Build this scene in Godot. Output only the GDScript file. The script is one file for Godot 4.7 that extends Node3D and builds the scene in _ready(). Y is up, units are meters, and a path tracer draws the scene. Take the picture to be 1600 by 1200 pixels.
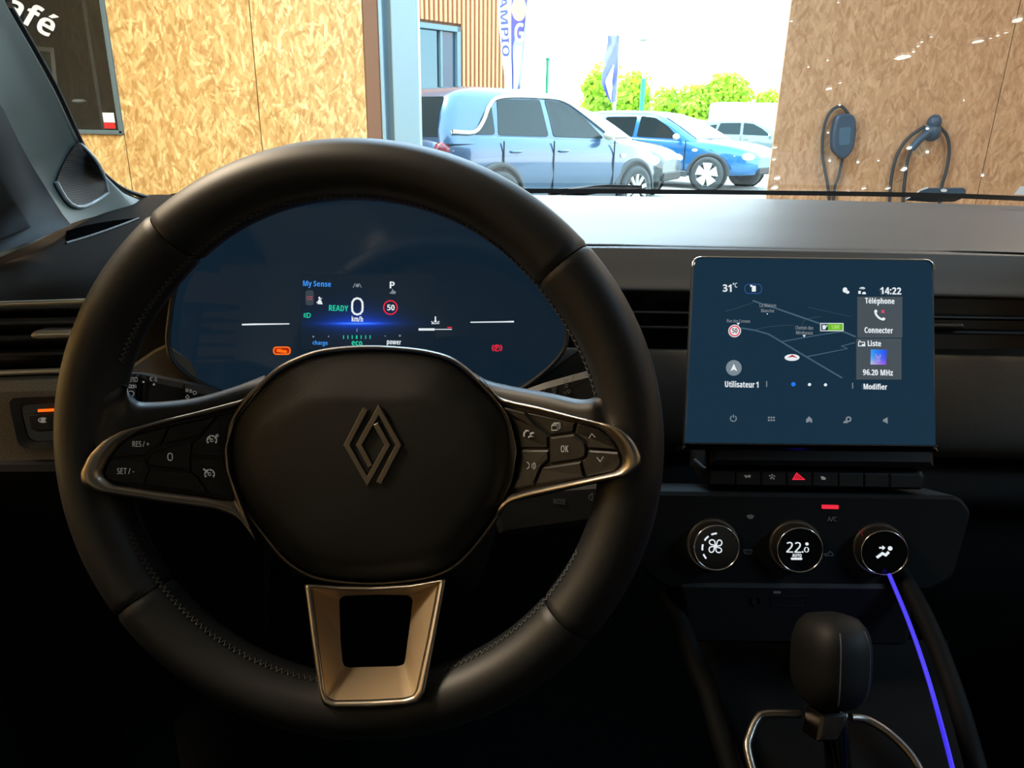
extends Node3D

# ---------------------------------------------------------------- camera numbers
const F := 1155.0
const PITCH := 19.5
const ROLL := 1.1
var C := Vector3(0, 1.2, 0)
var Fw: Vector3
var Rt: Vector3
var Up: Vector3
var M := {}
var font: SystemFont
var font_bold: SystemFont
var rng := RandomNumberGenerator.new()

class G:
	var st := SurfaceTool.new()
	func _init() -> void:
		st.begin(Mesh.PRIMITIVE_TRIANGLES)
		st.set_smooth_group(-1)
	func tri(a: Vector3, b: Vector3, c: Vector3) -> void:
		st.add_vertex(a); st.add_vertex(b); st.add_vertex(c)
	func quad(a: Vector3, b: Vector3, c: Vector3, d: Vector3) -> void:
		tri(a, b, c); tri(a, c, d)
	func grid(rows: Array, wrap := false, smooth := true, ends := false) -> void:
		st.set_smooth_group(0 if smooth else -1)
		for i in rows.size() - 1:
			var a: PackedVector3Array = rows[i]
			var b: PackedVector3Array = rows[i + 1]
			var n := a.size()
			for j in (n if wrap else n - 1):
				var k := (j + 1) % n
				quad(a[j], b[j], b[k], a[k])
		st.set_smooth_group(-1)
		if ends:
			fan(rows[0]); fan(rows[rows.size() - 1])
	func fan(loop: PackedVector3Array) -> void:
		var c := Vector3.ZERO
		for p in loop:
			c += p
		c /= loop.size()
		for i in loop.size():
			tri(c, loop[i], loop[(i + 1) % loop.size()])
	func cap(loop: PackedVector3Array) -> void:      # any simple outline, seen along z
		var p2 := PackedVector2Array()
		for p in loop:
			p2.append(Vector2(p.x, p.y))
		var t := Geometry2D.triangulate_polygon(p2)
		if t.is_empty():
			fan(loop)
			return
		for i in range(0, t.size(), 3):
			tri(loop[t[i]], loop[t[i + 1]], loop[t[i + 2]])
	func solid(loop: PackedVector3Array, thick: float, bev := 0.0, crown := 0.0) -> void:   # outline extruded down -z with a chamfered top edge
		var n := loop.size()
		var area := 0.0
		for i in n:
			area += loop[i].x * loop[(i + 1) % n].y - loop[(i + 1) % n].x * loop[i].y
		var s := 1.0 if area > 0 else -1.0
		var top := PackedVector3Array()
		var shoulder := PackedVector3Array()
		var low := PackedVector3Array()
		for i in n:
			var p := loop[i]
			var a := loop[(i + n - 1) % n]
			var b := loop[(i + 1) % n]
			var e1 := Vector2(p.x - a.x, p.y - a.y).normalized()
			var e2 := Vector2(b.x - p.x, b.y - p.y).normalized()
			var m := (Vector2(-e1.y, e1.x) + Vector2(-e2.y, e2.x)) * s
			m = m.normalized() if m.length() > 1e-6 else Vector2.ZERO
			var k := bev / maxf(0.5, m.dot(Vector2(-e1.y, e1.x) * s))
			top.append(p + Vector3(m.x * k, m.y * k, crown))
			shoulder.append(p - Vector3(0, 0, bev * 0.8))
			low.append(p - Vector3(0, 0, thick))
		cap(top)
		if bev > 0.0:
			grid([top, shoulder], true, false)
		grid([shoulder if bev > 0.0 else top, low], true, false)
		cap(low)
	func tube(path: PackedVector3Array, r: float, seg := 8, closed := false, squash := 1.0, up := Vector3.ZERO) -> void:
		var rows := []
		var n := path.size()
		var side := Vector3.ZERO
		for i in n:
			var d: Vector3
			if closed:
				d = (path[(i + 1) % n] - path[(i + n - 1) % n]).normalized()
			else:
				d = (path[mini(i + 1, n - 1)] - path[maxi(i - 1, 0)]).normalized()
			if up != Vector3.ZERO:
				side = d.cross(up).normalized()
			elif side == Vector3.ZERO:
				side = d.cross(Vector3.UP if absf(d.y) < 0.9 else Vector3.RIGHT).normalized()
			else:
				side = (side - d * d.dot(side)).normalized()
			var o := side.cross(d)
			var row := PackedVector3Array()
			for k in seg:
				var a := TAU * k / seg
				row.append(path[i] + (side * cos(a) + o * sin(a) * squash) * r)
			rows.append(row)
		if closed:
			rows.append(rows[0])
		grid(rows, true, true, not closed)
	func ball(c: Vector3, r: Vector3, seg := 14, rings := 8) -> void:
		var rows := []
		for i in rings + 1:
			var a := -PI / 2 + PI * i / rings
			var row := PackedVector3Array()
			for k in seg:
				var b := TAU * k / seg
				row.append(c + Vector3(cos(a) * cos(b) * r.x, sin(a) * r.y, cos(a) * sin(b) * r.z))
			rows.append(row)
		grid(rows, true)
	func lathe(T: Transform3D, prof: Array, seg := 40, smooth := false) -> void:   # prof: Vector2(radius, height) turned round T's z
		var rows := []
		for p in prof:
			var row := PackedVector3Array()
			for k in seg:
				var b := TAU * k / seg
				row.append(T * Vector3(p.x * cos(b), p.x * sin(b), p.y))
			rows.append(row)
		grid(rows, true, smooth)
	func box(c: Vector3, s: Vector3, bev := 0.0, B := Basis()) -> void:
		var h := s / 2
		var x := [-h.x, h.x]
		if bev <= 0.0:
			var p := []
			for i in 8:
				p.append(c + B * Vector3(h.x if i & 1 else -h.x, h.y if i & 2 else -h.y, h.z if i & 4 else -h.z))
			for f in [[0, 1, 3, 2], [4, 6, 7, 5], [0, 4, 5, 1], [2, 3, 7, 6], [0, 2, 6, 4], [1, 5, 7, 3]]:
				quad(p[f[0]], p[f[1]], p[f[2]], p[f[3]])
			return
		var rows := []
		for lv in [[-h.y, bev], [-h.y + bev, 0.0], [h.y - bev, 0.0], [h.y, bev]]:
			var hx: float = h.x - lv[1]
			var hz: float = h.z - lv[1]
			var b := bev if lv[1] == 0.0 else bev * 0.6
			var row := PackedVector3Array()
			for q in [[-hx + b, -hz], [hx - b, -hz], [hx, -hz + b], [hx, hz - b], [hx - b, hz], [-hx + b, hz], [-hx, hz - b], [-hx, -hz + b]]:
				row.append(c + B * Vector3(q[0], lv[0], q[1]))
			rows.append(row)
		grid(rows, true, false, true)
	func ribbon(pts: PackedVector2Array, w: float, z: float, t := 0.0004, closed := false) -> void:   # a flat stroke lying in the plane z
		var n := pts.size()
		var a := PackedVector3Array()
		var b := PackedVector3Array()
		for i in n:
			var p := pts[i]
			var q := pts[(i + 1) % n] if closed or i < n - 1 else p
			var o := pts[(i + n - 1) % n] if closed or i > 0 else p
			var e1 := (p - o).normalized()
			var e2 := (q - p).normalized()
			if e1 == Vector2.ZERO: e1 = e2
			if e2 == Vector2.ZERO: e2 = e1
			var m := (e1.orthogonal() + e2.orthogonal()).normalized()
			var k := w * 0.5 / maxf(0.45, m.dot(e1.orthogonal()))
			a.append(Vector3(p.x + m.x * k, p.y + m.y * k, z))
			b.append(Vector3(p.x - m.x * k, p.y - m.y * k, z))
		for i in (n if closed else n - 1):
			var k := (i + 1) % n
			quad(a[i], a[k], b[k], b[i])
			var d := Vector3(0, 0, -t)
			quad(a[i], a[i] + d, a[k] + d, a[k])
			quad(b[i], b[k], b[k] + d, b[i] + d)

# ---------------------------------------------------------------- placing
func ray(px: float, py: float) -> Vector3:
	return Fw + Rt * ((px - 800.0) / F) - Up * ((py - 600.0) / F)

func at(px: float, py: float, d: float) -> Vector3:
	return C + ray(px, py) * d

func frame(px: float, py: float, d: float, el: float, az: float) -> Transform3D:
	var e := deg_to_rad(el)
	var a := deg_to_rad(az)
	var n := Vector3(cos(e) * sin(a), sin(e), cos(e) * cos(a))
	var u := Vector3.UP.cross(n).normalized()
	return Transform3D(Basis(u, n.cross(u), n), at(px, py, d))

func L(T: Transform3D, px: float, py: float, h := 0.0) -> Vector3:      # a point of the plane at height h over T, in T's own axes
	var n := T.basis.z
	var o := T.origin + n * h
	var r := ray(px, py)
	var q := C + r * ((o - C).dot(n) / r.dot(n)) - T.origin
	return Vector3(q.dot(T.basis.x), q.dot(T.basis.y), h)

func loop3(T: Transform3D, pts: PackedVector2Array, h := 0.0) -> PackedVector3Array:
	var out := PackedVector3Array()
	for p in pts:
		out.append(L(T, p.x, p.y, h))
	return out

func loop2(T: Transform3D, pts: PackedVector2Array, h := 0.0) -> PackedVector2Array:
	var out := PackedVector2Array()
	for p in pts:
		var q := L(T, p.x, p.y, h)
		out.append(Vector2(q.x, q.y))
	return out

func v2(a: Array) -> PackedVector2Array:
	var out := PackedVector2Array()
	for i in range(0, a.size(), 2):
		out.append(Vector2(a[i], a[i + 1]))
	return out

func rounded(pts: PackedVector2Array, r: float, seg := 4) -> PackedVector2Array:
	var out := PackedVector2Array()
	var n := pts.size()
	for i in n:
		var p := pts[i]
		var a := pts[(i + n - 1) % n] - p
		var b := pts[(i + 1) % n] - p
		var k := minf(r, minf(a.length(), b.length()) * 0.45)
		var s := p + a.normalized() * k
		var e := p + b.normalized() * k
		for j in seg + 1:
			var t := float(j) / seg
			out.append(s.lerp(p, t).lerp(p.lerp(e, t), t))
	return out

func curve(pts: PackedVector2Array, per := 6, closed := true) -> PackedVector2Array:
	var out := PackedVector2Array()
	var n := pts.size()
	for i in (n if closed else n - 1):
		var p0 := pts[(i + n - 1) % n] if closed else pts[maxi(i - 1, 0)]
		var p3 := pts[(i + 2) % n] if closed else pts[mini(i + 2, n - 1)]
		for j in per:
			out.append(pts[i].cubic_interpolate(pts[(i + 1) % n], p0, p3, float(j) / per))
	if not closed:
		out.append(pts[n - 1])
	return out

func curve3(pts: Array, per := 6, closed := false) -> PackedVector3Array:
	var out := PackedVector3Array()
	var n := pts.size()
	for i in (n if closed else n - 1):
		var p0: Vector3 = pts[(i + n - 1) % n] if closed else pts[maxi(i - 1, 0)]
		var p3: Vector3 = pts[(i + 2) % n] if closed else pts[mini(i + 2, n - 1)]
		var a: Vector3 = pts[i]
		for j in per:
			out.append(a.cubic_interpolate(pts[(i + 1) % n], p0, p3, float(j) / per))
	if not closed:
		out.append(pts[n - 1])
	return out

func ell(cx: float, cy: float, rx: float, ry: float, n := 24, a0 := 0.0, a1 := 360.0) -> PackedVector2Array:
	var out := PackedVector2Array()
	var full := a1 - a0 >= 359.9
	for i in (n if full else n + 1):
		var a := deg_to_rad(lerpf(a0, a1, float(i) / n))
		out.append(Vector2(cx + rx * cos(a), cy + ry * sin(a)))
	return out

func rect(x0: float, y0: float, x1: float, y1: float) -> PackedVector2Array:
	return v2([x0, y0, x1, y0, x1, y1, x0, y1])

# ---------------------------------------------------------------- objects
func numbered(called: String, parent: Node) -> String:
	if not parent.has_node(called):
		return called
	var k := 1
	while parent.has_node("%s_%03d" % [called, k]):
		k += 1
	return "%s_%03d" % [called, k]

func thing(called: String, label: String, category: String, T := Transform3D(), group := "", kind := "") -> Node3D:
	var o := Node3D.new()
	o.name = numbered(called, self)
	add_child(o)
	o.transform = T
	tag(o, label, category, group, kind)
	return o

func tag(o: Node3D, label: String, category: String, group := "", kind := "") -> void:
	o.set_meta("label", label)
	o.set_meta("category", category)
	if group: o.set_meta("group", group)
	if kind: o.set_meta("kind", kind)

func mesh_node(called: String, mesh: Mesh, material: Material, parent: Node) -> MeshInstance3D:
	var o := MeshInstance3D.new()
	o.name = numbered(called, parent)
	o.mesh = mesh
	o.material_override = material
	parent.add_child(o)
	return o

func put(g: G, called: String, material: Material, parent: Node, label := "", kind := "") -> MeshInstance3D:
	g.st.generate_normals()
	var o := mesh_node(called, g.st.commit(), material, parent)
	if label: o.set_meta("label", label)
	if kind: o.set_meta("kind", kind)
	return o

func text(parent: Node, s: String, T: Transform3D, x0: float, y0: float, x1: float, y1: float, material: Material, h := 0.0006, bold := false, called := "display_text") -> MeshInstance3D:
	var m := TextMesh.new()
	m.text = s
	m.font = font_bold if bold else font
	m.font_size = 40
	m.pixel_size = 0.01
	m.depth = 0.004
	m.curve_step = 1.0
	var o := mesh_node(called, m, material, parent)
	var b := m.get_aabb()
	var c := L(T, (x0 + x1) / 2, (y0 + y1) / 2, h)
	var w := (L(T, x1, (y0 + y1) / 2, h) - L(T, x0, (y0 + y1) / 2, h)).length()
	var v := (L(T, (x0 + x1) / 2, y1, h) - L(T, (x0 + x1) / 2, y0, h)).length()
	var k := Vector3(w / b.size.x, v / b.size.y, 0.0003 / 0.004)
	var mid := b.get_center()
	o.transform = Transform3D(Basis.from_scale(k), c - Vector3(mid.x * k.x, mid.y * k.y, 0))
	return o

func stroke(g: G, T: Transform3D, pts: PackedVector2Array, wpx: float, h: float, closed := false) -> void:
	var q := loop2(T, pts, h)
	var k := (L(T, pts[0].x + 10, pts[0].y, h) - L(T, pts[0].x, pts[0].y, h)).length() / 10.0
	g.ribbon(q, wpx * k, h, 0.0003, closed)

func fill(g: G, T: Transform3D, pts: PackedVector2Array, h: float) -> void:
	g.solid(loop3(T, pts, h), 0.0003)

func mat(called: String, c: Color, rough := 0.6, metal := 0.0, spec := 0.5) -> StandardMaterial3D:
	if M.has(called) and M[called].albedo_color == c:
		return M[called]
	var m := StandardMaterial3D.new()
	m.resource_name = called
	m.albedo_color = c
	m.roughness = rough
	m.metallic = metal
	m.metallic_specular = spec
	M[called] = m
	return m

func glow(called: String, c: Color, e := 1.0) -> StandardMaterial3D:
	var m := mat(called, Color(0.02, 0.02, 0.02), 0.6)
	m.emission_enabled = true
	m.emission = c
	m.emission_energy_multiplier = e
	return m

func grain(called: String, freq: float, octaves := 3, size := 256, normal := true, strength := 4.0) -> NoiseTexture2D:
	var n := FastNoiseLite.new()
	n.seed = hash(called) % 1000
	n.noise_type = FastNoiseLite.TYPE_CELLULAR if called.begins_with("leather") else FastNoiseLite.TYPE_SIMPLEX_SMOOTH
	n.frequency = freq
	n.fractal_octaves = octaves
	var t := NoiseTexture2D.new()
	t.width = size
	t.height = size
	t.seamless = true
	t.noise = n
	t.as_normal_map = normal
	t.bump_strength = strength
	return t

func tri_map(m: StandardMaterial3D, per_metre: float, world := false) -> StandardMaterial3D:
	m.uv1_triplanar = true
	m.uv1_world_triplanar = world
	m.uv1_scale = Vector3.ONE * per_metre
	return m

func bumpy(m: StandardMaterial3D, t: Texture2D, per_metre: float, scale: float) -> StandardMaterial3D:
	m.normal_enabled = true
	m.normal_texture = t
	m.normal_scale = scale
	return tri_map(m, per_metre)

# ---------------------------------------------------------------- the start
func _ready() -> void:
	rng.seed = 7
	var p := deg_to_rad(PITCH)
	var r := deg_to_rad(ROLL)
	Fw = Vector3(0, -sin(p), -cos(p))
	var u0 := Vector3(0, cos(p), -sin(p))
	Rt = Vector3.RIGHT * cos(r) + u0 * sin(r)
	Up = u0 * cos(r) - Vector3.RIGHT * sin(r)
	var cam := Camera3D.new()
	cam.name = "camera"
	add_child(cam)
	cam.transform = Transform3D(Basis(Rt, Up, -Fw), C)
	cam.fov = rad_to_deg(2.0 * atan(600.0 / F))
	cam.near = 0.02
	cam.far = 400.0
	cam.current = true
	var env := Environment.new()
	env.tonemap_mode = Environment.TONE_MAPPER_LINEAR
	env.tonemap_exposure = 1.0
	env.background_mode = Environment.BG_SKY
	var sky := Sky.new()
	var sm := ProceduralSkyMaterial.new()
	sm.sky_top_color = Color(0.72, 0.92, 1.0)
	sm.sky_horizon_color = Color(0.95, 0.99, 1.0)
	sm.sky_curve = 0.3
	sm.ground_bottom_color = Color(0.55, 0.54, 0.52)
	sm.ground_horizon_color = Color(0.75, 0.75, 0.74)
	sm.sky_energy_multiplier = 2.6
	sm.ground_energy_multiplier = 1.2
	sky.sky_material = sm
	env.sky = sky
	env.sdfgi_enabled = true
	env.ssao_enabled = true
	env.ssil_enabled = true
	var we := WorldEnvironment.new()
	we.name = "world_environment"
	we.environment = env
	add_child(we)
	var sun := DirectionalLight3D.new()
	sun.name = "sun"
	add_child(sun)
	sun.look_at_from_position(Vector3.ZERO, Vector3(0.55, -1.0, 0.30))
	sun.light_color = Color(1.0, 0.97, 0.90)
	sun.light_energy = 1.9
	sun.light_angular_distance = 0.5
	sun.shadow_enabled = true
	# unseen ceiling lamps, most added as fill: [x, z, width, depth, energy]
	var warm := Color(1.0, 0.91, 0.78)
	var cool := Color(0.72, 0.88, 1.0)
	unseen_ceiling_lamp(-2.2, -3.6, 1.5, 0.6, 6.2, Color(1.0, 0.97, 0.92), "flat ceiling lamp panel over the golden wall beside the opening")
	unseen_ceiling_lamp(-2.3, -1.3, 0.6, 2.0, 30.0, warm, "unseen ceiling lamp panel set to warm the wheel rim, along the driver side of the workshop")  # unseen, set forward so it warms the left of the wheel rim
	unseen_ceiling_lamp(3.4, 0.4, 0.6, 2.4, 17.0, cool, "added cool fill panel, out of view, along the passenger side of the workshop")  # added cool fill for the bluish cast on wheel and airbag
	unseen_ceiling_lamp(3.3, -3.4, 1.5, 0.6, 6.5, Color(1.0, 0.94, 0.86), "added fill panel, out of view, over the brown wall")  # added to brighten the brown front wall
	unseen_ceiling_lamp(-0.1, -3.7, 1.8, 0.6, 26.0, cool, "added cool fill panel, out of view, across the car's bonnet")  # added bluish fill for dash top and pillar, no known lamp
	font = SystemFont.new()
	font.font_names = PackedStringArray(["Droid Sans"])
	font_bold = SystemFont.new()
	font_bold.font_names = PackedStringArray(["Droid Sans"])
	font_bold.font_weight = 700
	materials()
	workshop()
	outside()
	cabin()
	dashboard()
	steering_wheel()
	instruments()
	touchscreen()
	centre_stack()

func unseen_ceiling_lamp(x: float, z: float, w: float, d: float, e: float, c: Color, label: String) -> void:
	var o := thing("unseen_ceiling_lamp", label, "lamp", Transform3D(Basis(), Vector3(x, 3.36, z)))
	var g := G.new()
	g.box(Vector3(0, 0.02, 0), Vector3(w + 0.04, 0.04, d + 0.04), 0.006)
	put(g, "lamp_frame", mat("lamp_metal", Color(0.85, 0.85, 0.85), 0.4), o)
	g = G.new()
	g.box(Vector3(0, -0.003, 0), Vector3(w, 0.005, d))
	put(g, "lamp_diffuser", glow("lamp_glow", c, 1.0), o)
	var l := AreaLight3D.new()
	l.name = "light"
	o.add_child(l)
	l.position = Vector3(0, -0.012, 0)
	l.rotation.x = -PI / 2
	l.area_size = Vector2(w, d)
	l.light_color = c
	l.light_energy = e
	l.shadow_enabled = true

# ---------------------------------------------------------------- materials
func osb(called: String, base: Color, light: Color, dark: Color) -> ImageTexture:
	var n := 640
	var px := PackedFloat32Array()
	px.resize(n * n * 3)
	for i in n * n:
		px[i * 3] = base.r; px[i * 3 + 1] = base.g; px[i * 3 + 2] = base.b
	var rr := RandomNumberGenerator.new()
	rr.seed = hash(called) % 9999
	for k in 3200:
		var c := Vector2(rr.randf() * n, rr.randf() * n)
		var a := rr.randfn(PI / 2, 0.55)
		var d := Vector2(cos(a), sin(a))
		var len := rr.randf_range(12, 30)
		var wid := rr.randf_range(3.0, 7.5)
		var t := rr.randf()
		var col := base.lerp(light, t * 0.85) if rr.randf() < 0.55 else base.lerp(dark, t * 0.8)
		var op := rr.randf_range(0.35, 0.9)
		var bend := rr.randf_range(-0.005, 0.005)
		for s in range(-int(len), int(len) + 1):
			var o := c + d * s + d.orthogonal() * bend * s * s
			var half := wid * (1.0 - pow(absf(s) / len, 3.0) * 0.7)
			for q in range(-int(half), int(half) + 1):
				var e := o + d.orthogonal() * q
				var i := ((int(e.y) % n + n) % n * n + (int(e.x) % n + n) % n) * 3
				var f := op * (1.0 if absf(q) < half - 1.0 else 0.6)
				var streak := 1.0 + 0.05 * sin(q * 2.1 + k)
				px[i] = lerpf(px[i], col.r * streak, f)
				px[i + 1] = lerpf(px[i + 1], col.g * streak, f)
				px[i + 2] = lerpf(px[i + 2], col.b * streak, f)
	var by := PackedByteArray()
	by.resize(n * n * 3)
	for i in n * n * 3:
		by[i] = int(clampf(px[i], 0, 1) * 255)
	return ImageTexture.create_from_image(Image.create_from_data(n, n, false, Image.FORMAT_RGB8, by))

func dots_texture() -> ImageTexture:
	var im := Image.create(16, 16, false, Image.FORMAT_RGB8)
	for y in 16:
		for x in 16:
			var d := Vector2(x - 7.5, y - 7.5).length()
			var v := 0.35 if d > 5.0 else 0.05
			im.set_pixel(x, y, Color(v, v * 1.04, v * 1.05))
	return ImageTexture.create_from_image(im)

func weave_texture() -> ImageTexture:
	var im := Image.create(64, 64, false, Image.FORMAT_RGB8)
	var rr := RandomNumberGenerator.new()
	rr.seed = 5
	for y in 64:
		for x in 64:
			var v := 0.62 + 0.22 * sin(x * TAU / 8.0) * sin(y * TAU / 8.0) + rr.randf_range(-0.14, 0.14)
			im.set_pixel(x, y, Color(v, v * 0.97, v * 0.92))
	return ImageTexture.create_from_image(im)

func materials() -> void:
	var o := mat("golden_osb", Color(1, 1, 1), 0.62)
	o.albedo_texture = osb("gold", Color(0.77, 0.62, 0.37), Color(0.96, 0.89, 0.66), Color(0.62, 0.44, 0.21))
	tri_map(o, 1.0 / 1.25, true)
	o = mat("brown_osb", Color(1, 1, 1), 0.6)
	o.albedo_texture = osb("brown", Color(0.70, 0.55, 0.40), Color(0.80, 0.66, 0.51), Color(0.57, 0.41, 0.27))
	tri_map(o, 1.0 / 1.25, true)
	bumpy(mat("soft_plastic", Color(0.235, 0.235, 0.235), 0.42), grain("leather_a", 0.06), 40.0, 0.25)
	bumpy(mat("dash_face", Color(0.15, 0.147, 0.143), 0.6), grain("leather_a2", 0.06), 40.0, 0.2)
	mat("end_brown", Color(0.15, 0.135, 0.12), 0.85, 0.0, 0.12)
	mat("strip_chrome", Color(0.85, 0.80, 0.70), 0.32, 0.65)
	mat("slot_black", Color(0.03, 0.03, 0.032), 0.9, 0.0, 0.0)
	mat("face_grey", Color(0.25, 0.245, 0.235), 0.6)
	bumpy(mat("leather", Color(0.088, 0.098, 0.112), 0.5), grain("leather_b", 0.09), 45.0, 0.15)  # blue haze tinted into black leather
	bumpy(mat("smooth_leather", Color(0.080, 0.094, 0.112), 0.5), grain("leather_c", 0.08), 45.0, 0.06)  # carries the same painted blue haze
	bumpy(mat("airbag_vinyl", Color(0.096, 0.110, 0.122), 0.55), grain("leather_d", 0.08), 45.0, 0.22)  # vinyl tinted blue for the haze as well
	mat("arm_plastic", Color(0.12, 0.123, 0.128), 0.45)
	mat("button_black", Color(0.075, 0.078, 0.083), 0.5)
	mat("black_plastic", Color(0.030, 0.035, 0.042), 0.55, 0.0, 0.4)
	mat("gloss_black", Color(0.03, 0.033, 0.036), 0.12)
	mat("screen_glass", Color(0.022, 0.03, 0.038), 0.08)
	for q in [["screen_glass_haze", Color(0.085, 0.185, 0.255)], ["dial_glass_haze", Color(0.065, 0.125, 0.175)]]:  # navy emission puts lens haze over both screens into their glass
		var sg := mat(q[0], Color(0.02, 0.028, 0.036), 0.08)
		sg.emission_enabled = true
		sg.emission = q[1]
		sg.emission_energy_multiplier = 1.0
	mat("satin_metal", Color(0.62, 0.59, 0.55), 0.33, 1.0)
	mat("dark_chrome", Color(0.36, 0.34, 0.33), 0.28, 1.0)
	mat("bright_chrome", Color(0.85, 0.84, 0.82), 0.16, 1.0)
	mat("stitch", Color(0.30, 0.30, 0.29), 0.8)
	mat("print", Color(0.66, 0.65, 0.62), 0.6)
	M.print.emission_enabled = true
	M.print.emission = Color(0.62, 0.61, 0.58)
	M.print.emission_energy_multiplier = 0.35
	mat("faint_print", Color(0.40, 0.42, 0.43), 0.6)
	var w := mat("grey_cloth", Color(0.76, 0.73, 0.68), 0.9)  # tone lifted to stand in for light on the driver's end cloth
	w.albedo_texture = weave_texture()
	tri_map(w, 60.0)
	bumpy(mat("pillar_plastic", Color(0.42, 0.48, 0.48), 0.5), grain("leather_e", 0.08), 40.0, 0.10)
	var d := mat("speaker_mesh", Color(1, 1, 1), 0.5)
	d.albedo_texture = dots_texture()
	tri_map(d, 450.0)
	mat("carpet", Color(0.06, 0.06, 0.062), 0.95)
	mat("roof_lining", Color(0.62, 0.61, 0.58), 0.9)
	var gl := mat("clear_glass", Color(0.9, 1.0, 0.98, 0.04), 0.0)
	gl.transparency = BaseMaterial3D.TRANSPARENCY_ALPHA
	mat("concrete", Color(0.52, 0.51, 0.49), 0.6)
	mat("plaster", Color(0.80, 0.79, 0.76), 0.8)
	bumpy(mat("asphalt", Color(0.62, 0.60, 0.56), 0.9), grain("asphalt", 0.05), 0.6, 0.4)
	mat("pale_steel", Color(0.52, 0.64, 0.68), 0.45)
	mat("mid_steel", Color(0.34, 0.42, 0.44), 0.5)
	mat("brown_board", Color(0.46, 0.32, 0.22), 0.7)
	mat("dark_board", Color(0.10, 0.10, 0.10), 0.35)
	mat("white_paint", Color(0.93, 0.93, 0.92), 0.5)
	mat("red_paint", Color(0.78, 0.10, 0.12), 0.5)
	mat("slate_plastic", Color(0.16, 0.26, 0.34), 0.5)
	mat("cable_rubber", Color(0.17, 0.19, 0.20), 0.7)
	glow("white_text", Color(0.92, 0.95, 0.97), 0.95)
	glow("blue_text", Color(0.25, 0.58, 0.95), 0.9)
	glow("green_text", Color(0.15, 0.82, 0.66), 0.9)
	glow("red_text", Color(0.95, 0.15, 0.25), 0.95)
	glow("orange_text", Color(1.0, 0.42, 0.08), 1.1)
	glow("orange_core", Color(0.75, 0.16, 0.0), 0.8)
	glow("pink_text", Color(0.95, 0.30, 0.45), 0.9)
	glow("strip_glow", Color(0.26, 0.20, 0.95), 1.0)
	glow("dim_text", Color(0.62, 0.66, 0.70), 0.6)
	glow("map_line", Color(0.36, 0.50, 0.60), 0.5)
	glow("map_thin", Color(0.25, 0.38, 0.48), 0.4)
	glow("tile_grey", Color(0.33, 0.38, 0.41), 0.6)
	glow("lime_tile", Color(0.45, 0.75, 0.15), 0.9)

# ---------------------------------------------------------------- the workshop round the car
const WZ := -5.6
func wall(px: float, py: float, z := WZ) -> Vector3:
	var r := ray(px, py)
	return C + r * ((z - C.z) / r.z)

func level(px: float, py: float, y: float) -> Vector3:
	var r := ray(px, py)
	return C + r * ((y - C.y) / r.y)

func struct(called: String, g: G, material: Material, label: String, category: String) -> MeshInstance3D:
	var o := put(g, called, material, self)
	tag(o, label, category, "", "structure")
	return o

func panel(parent: Node, x0: float, x1: float, y0: float, y1: float, material: Material, called := "board_panel") -> void:
	var g := G.new()
	g.box(Vector3((x0 + x1) / 2, (y0 + y1) / 2, WZ - 0.009 - rng.randf() * 0.002), Vector3(x1 - x0 - 0.006, y1 - y0 - 0.004, 0.018), 0.0015)
	put(g, called, material, parent)

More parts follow.
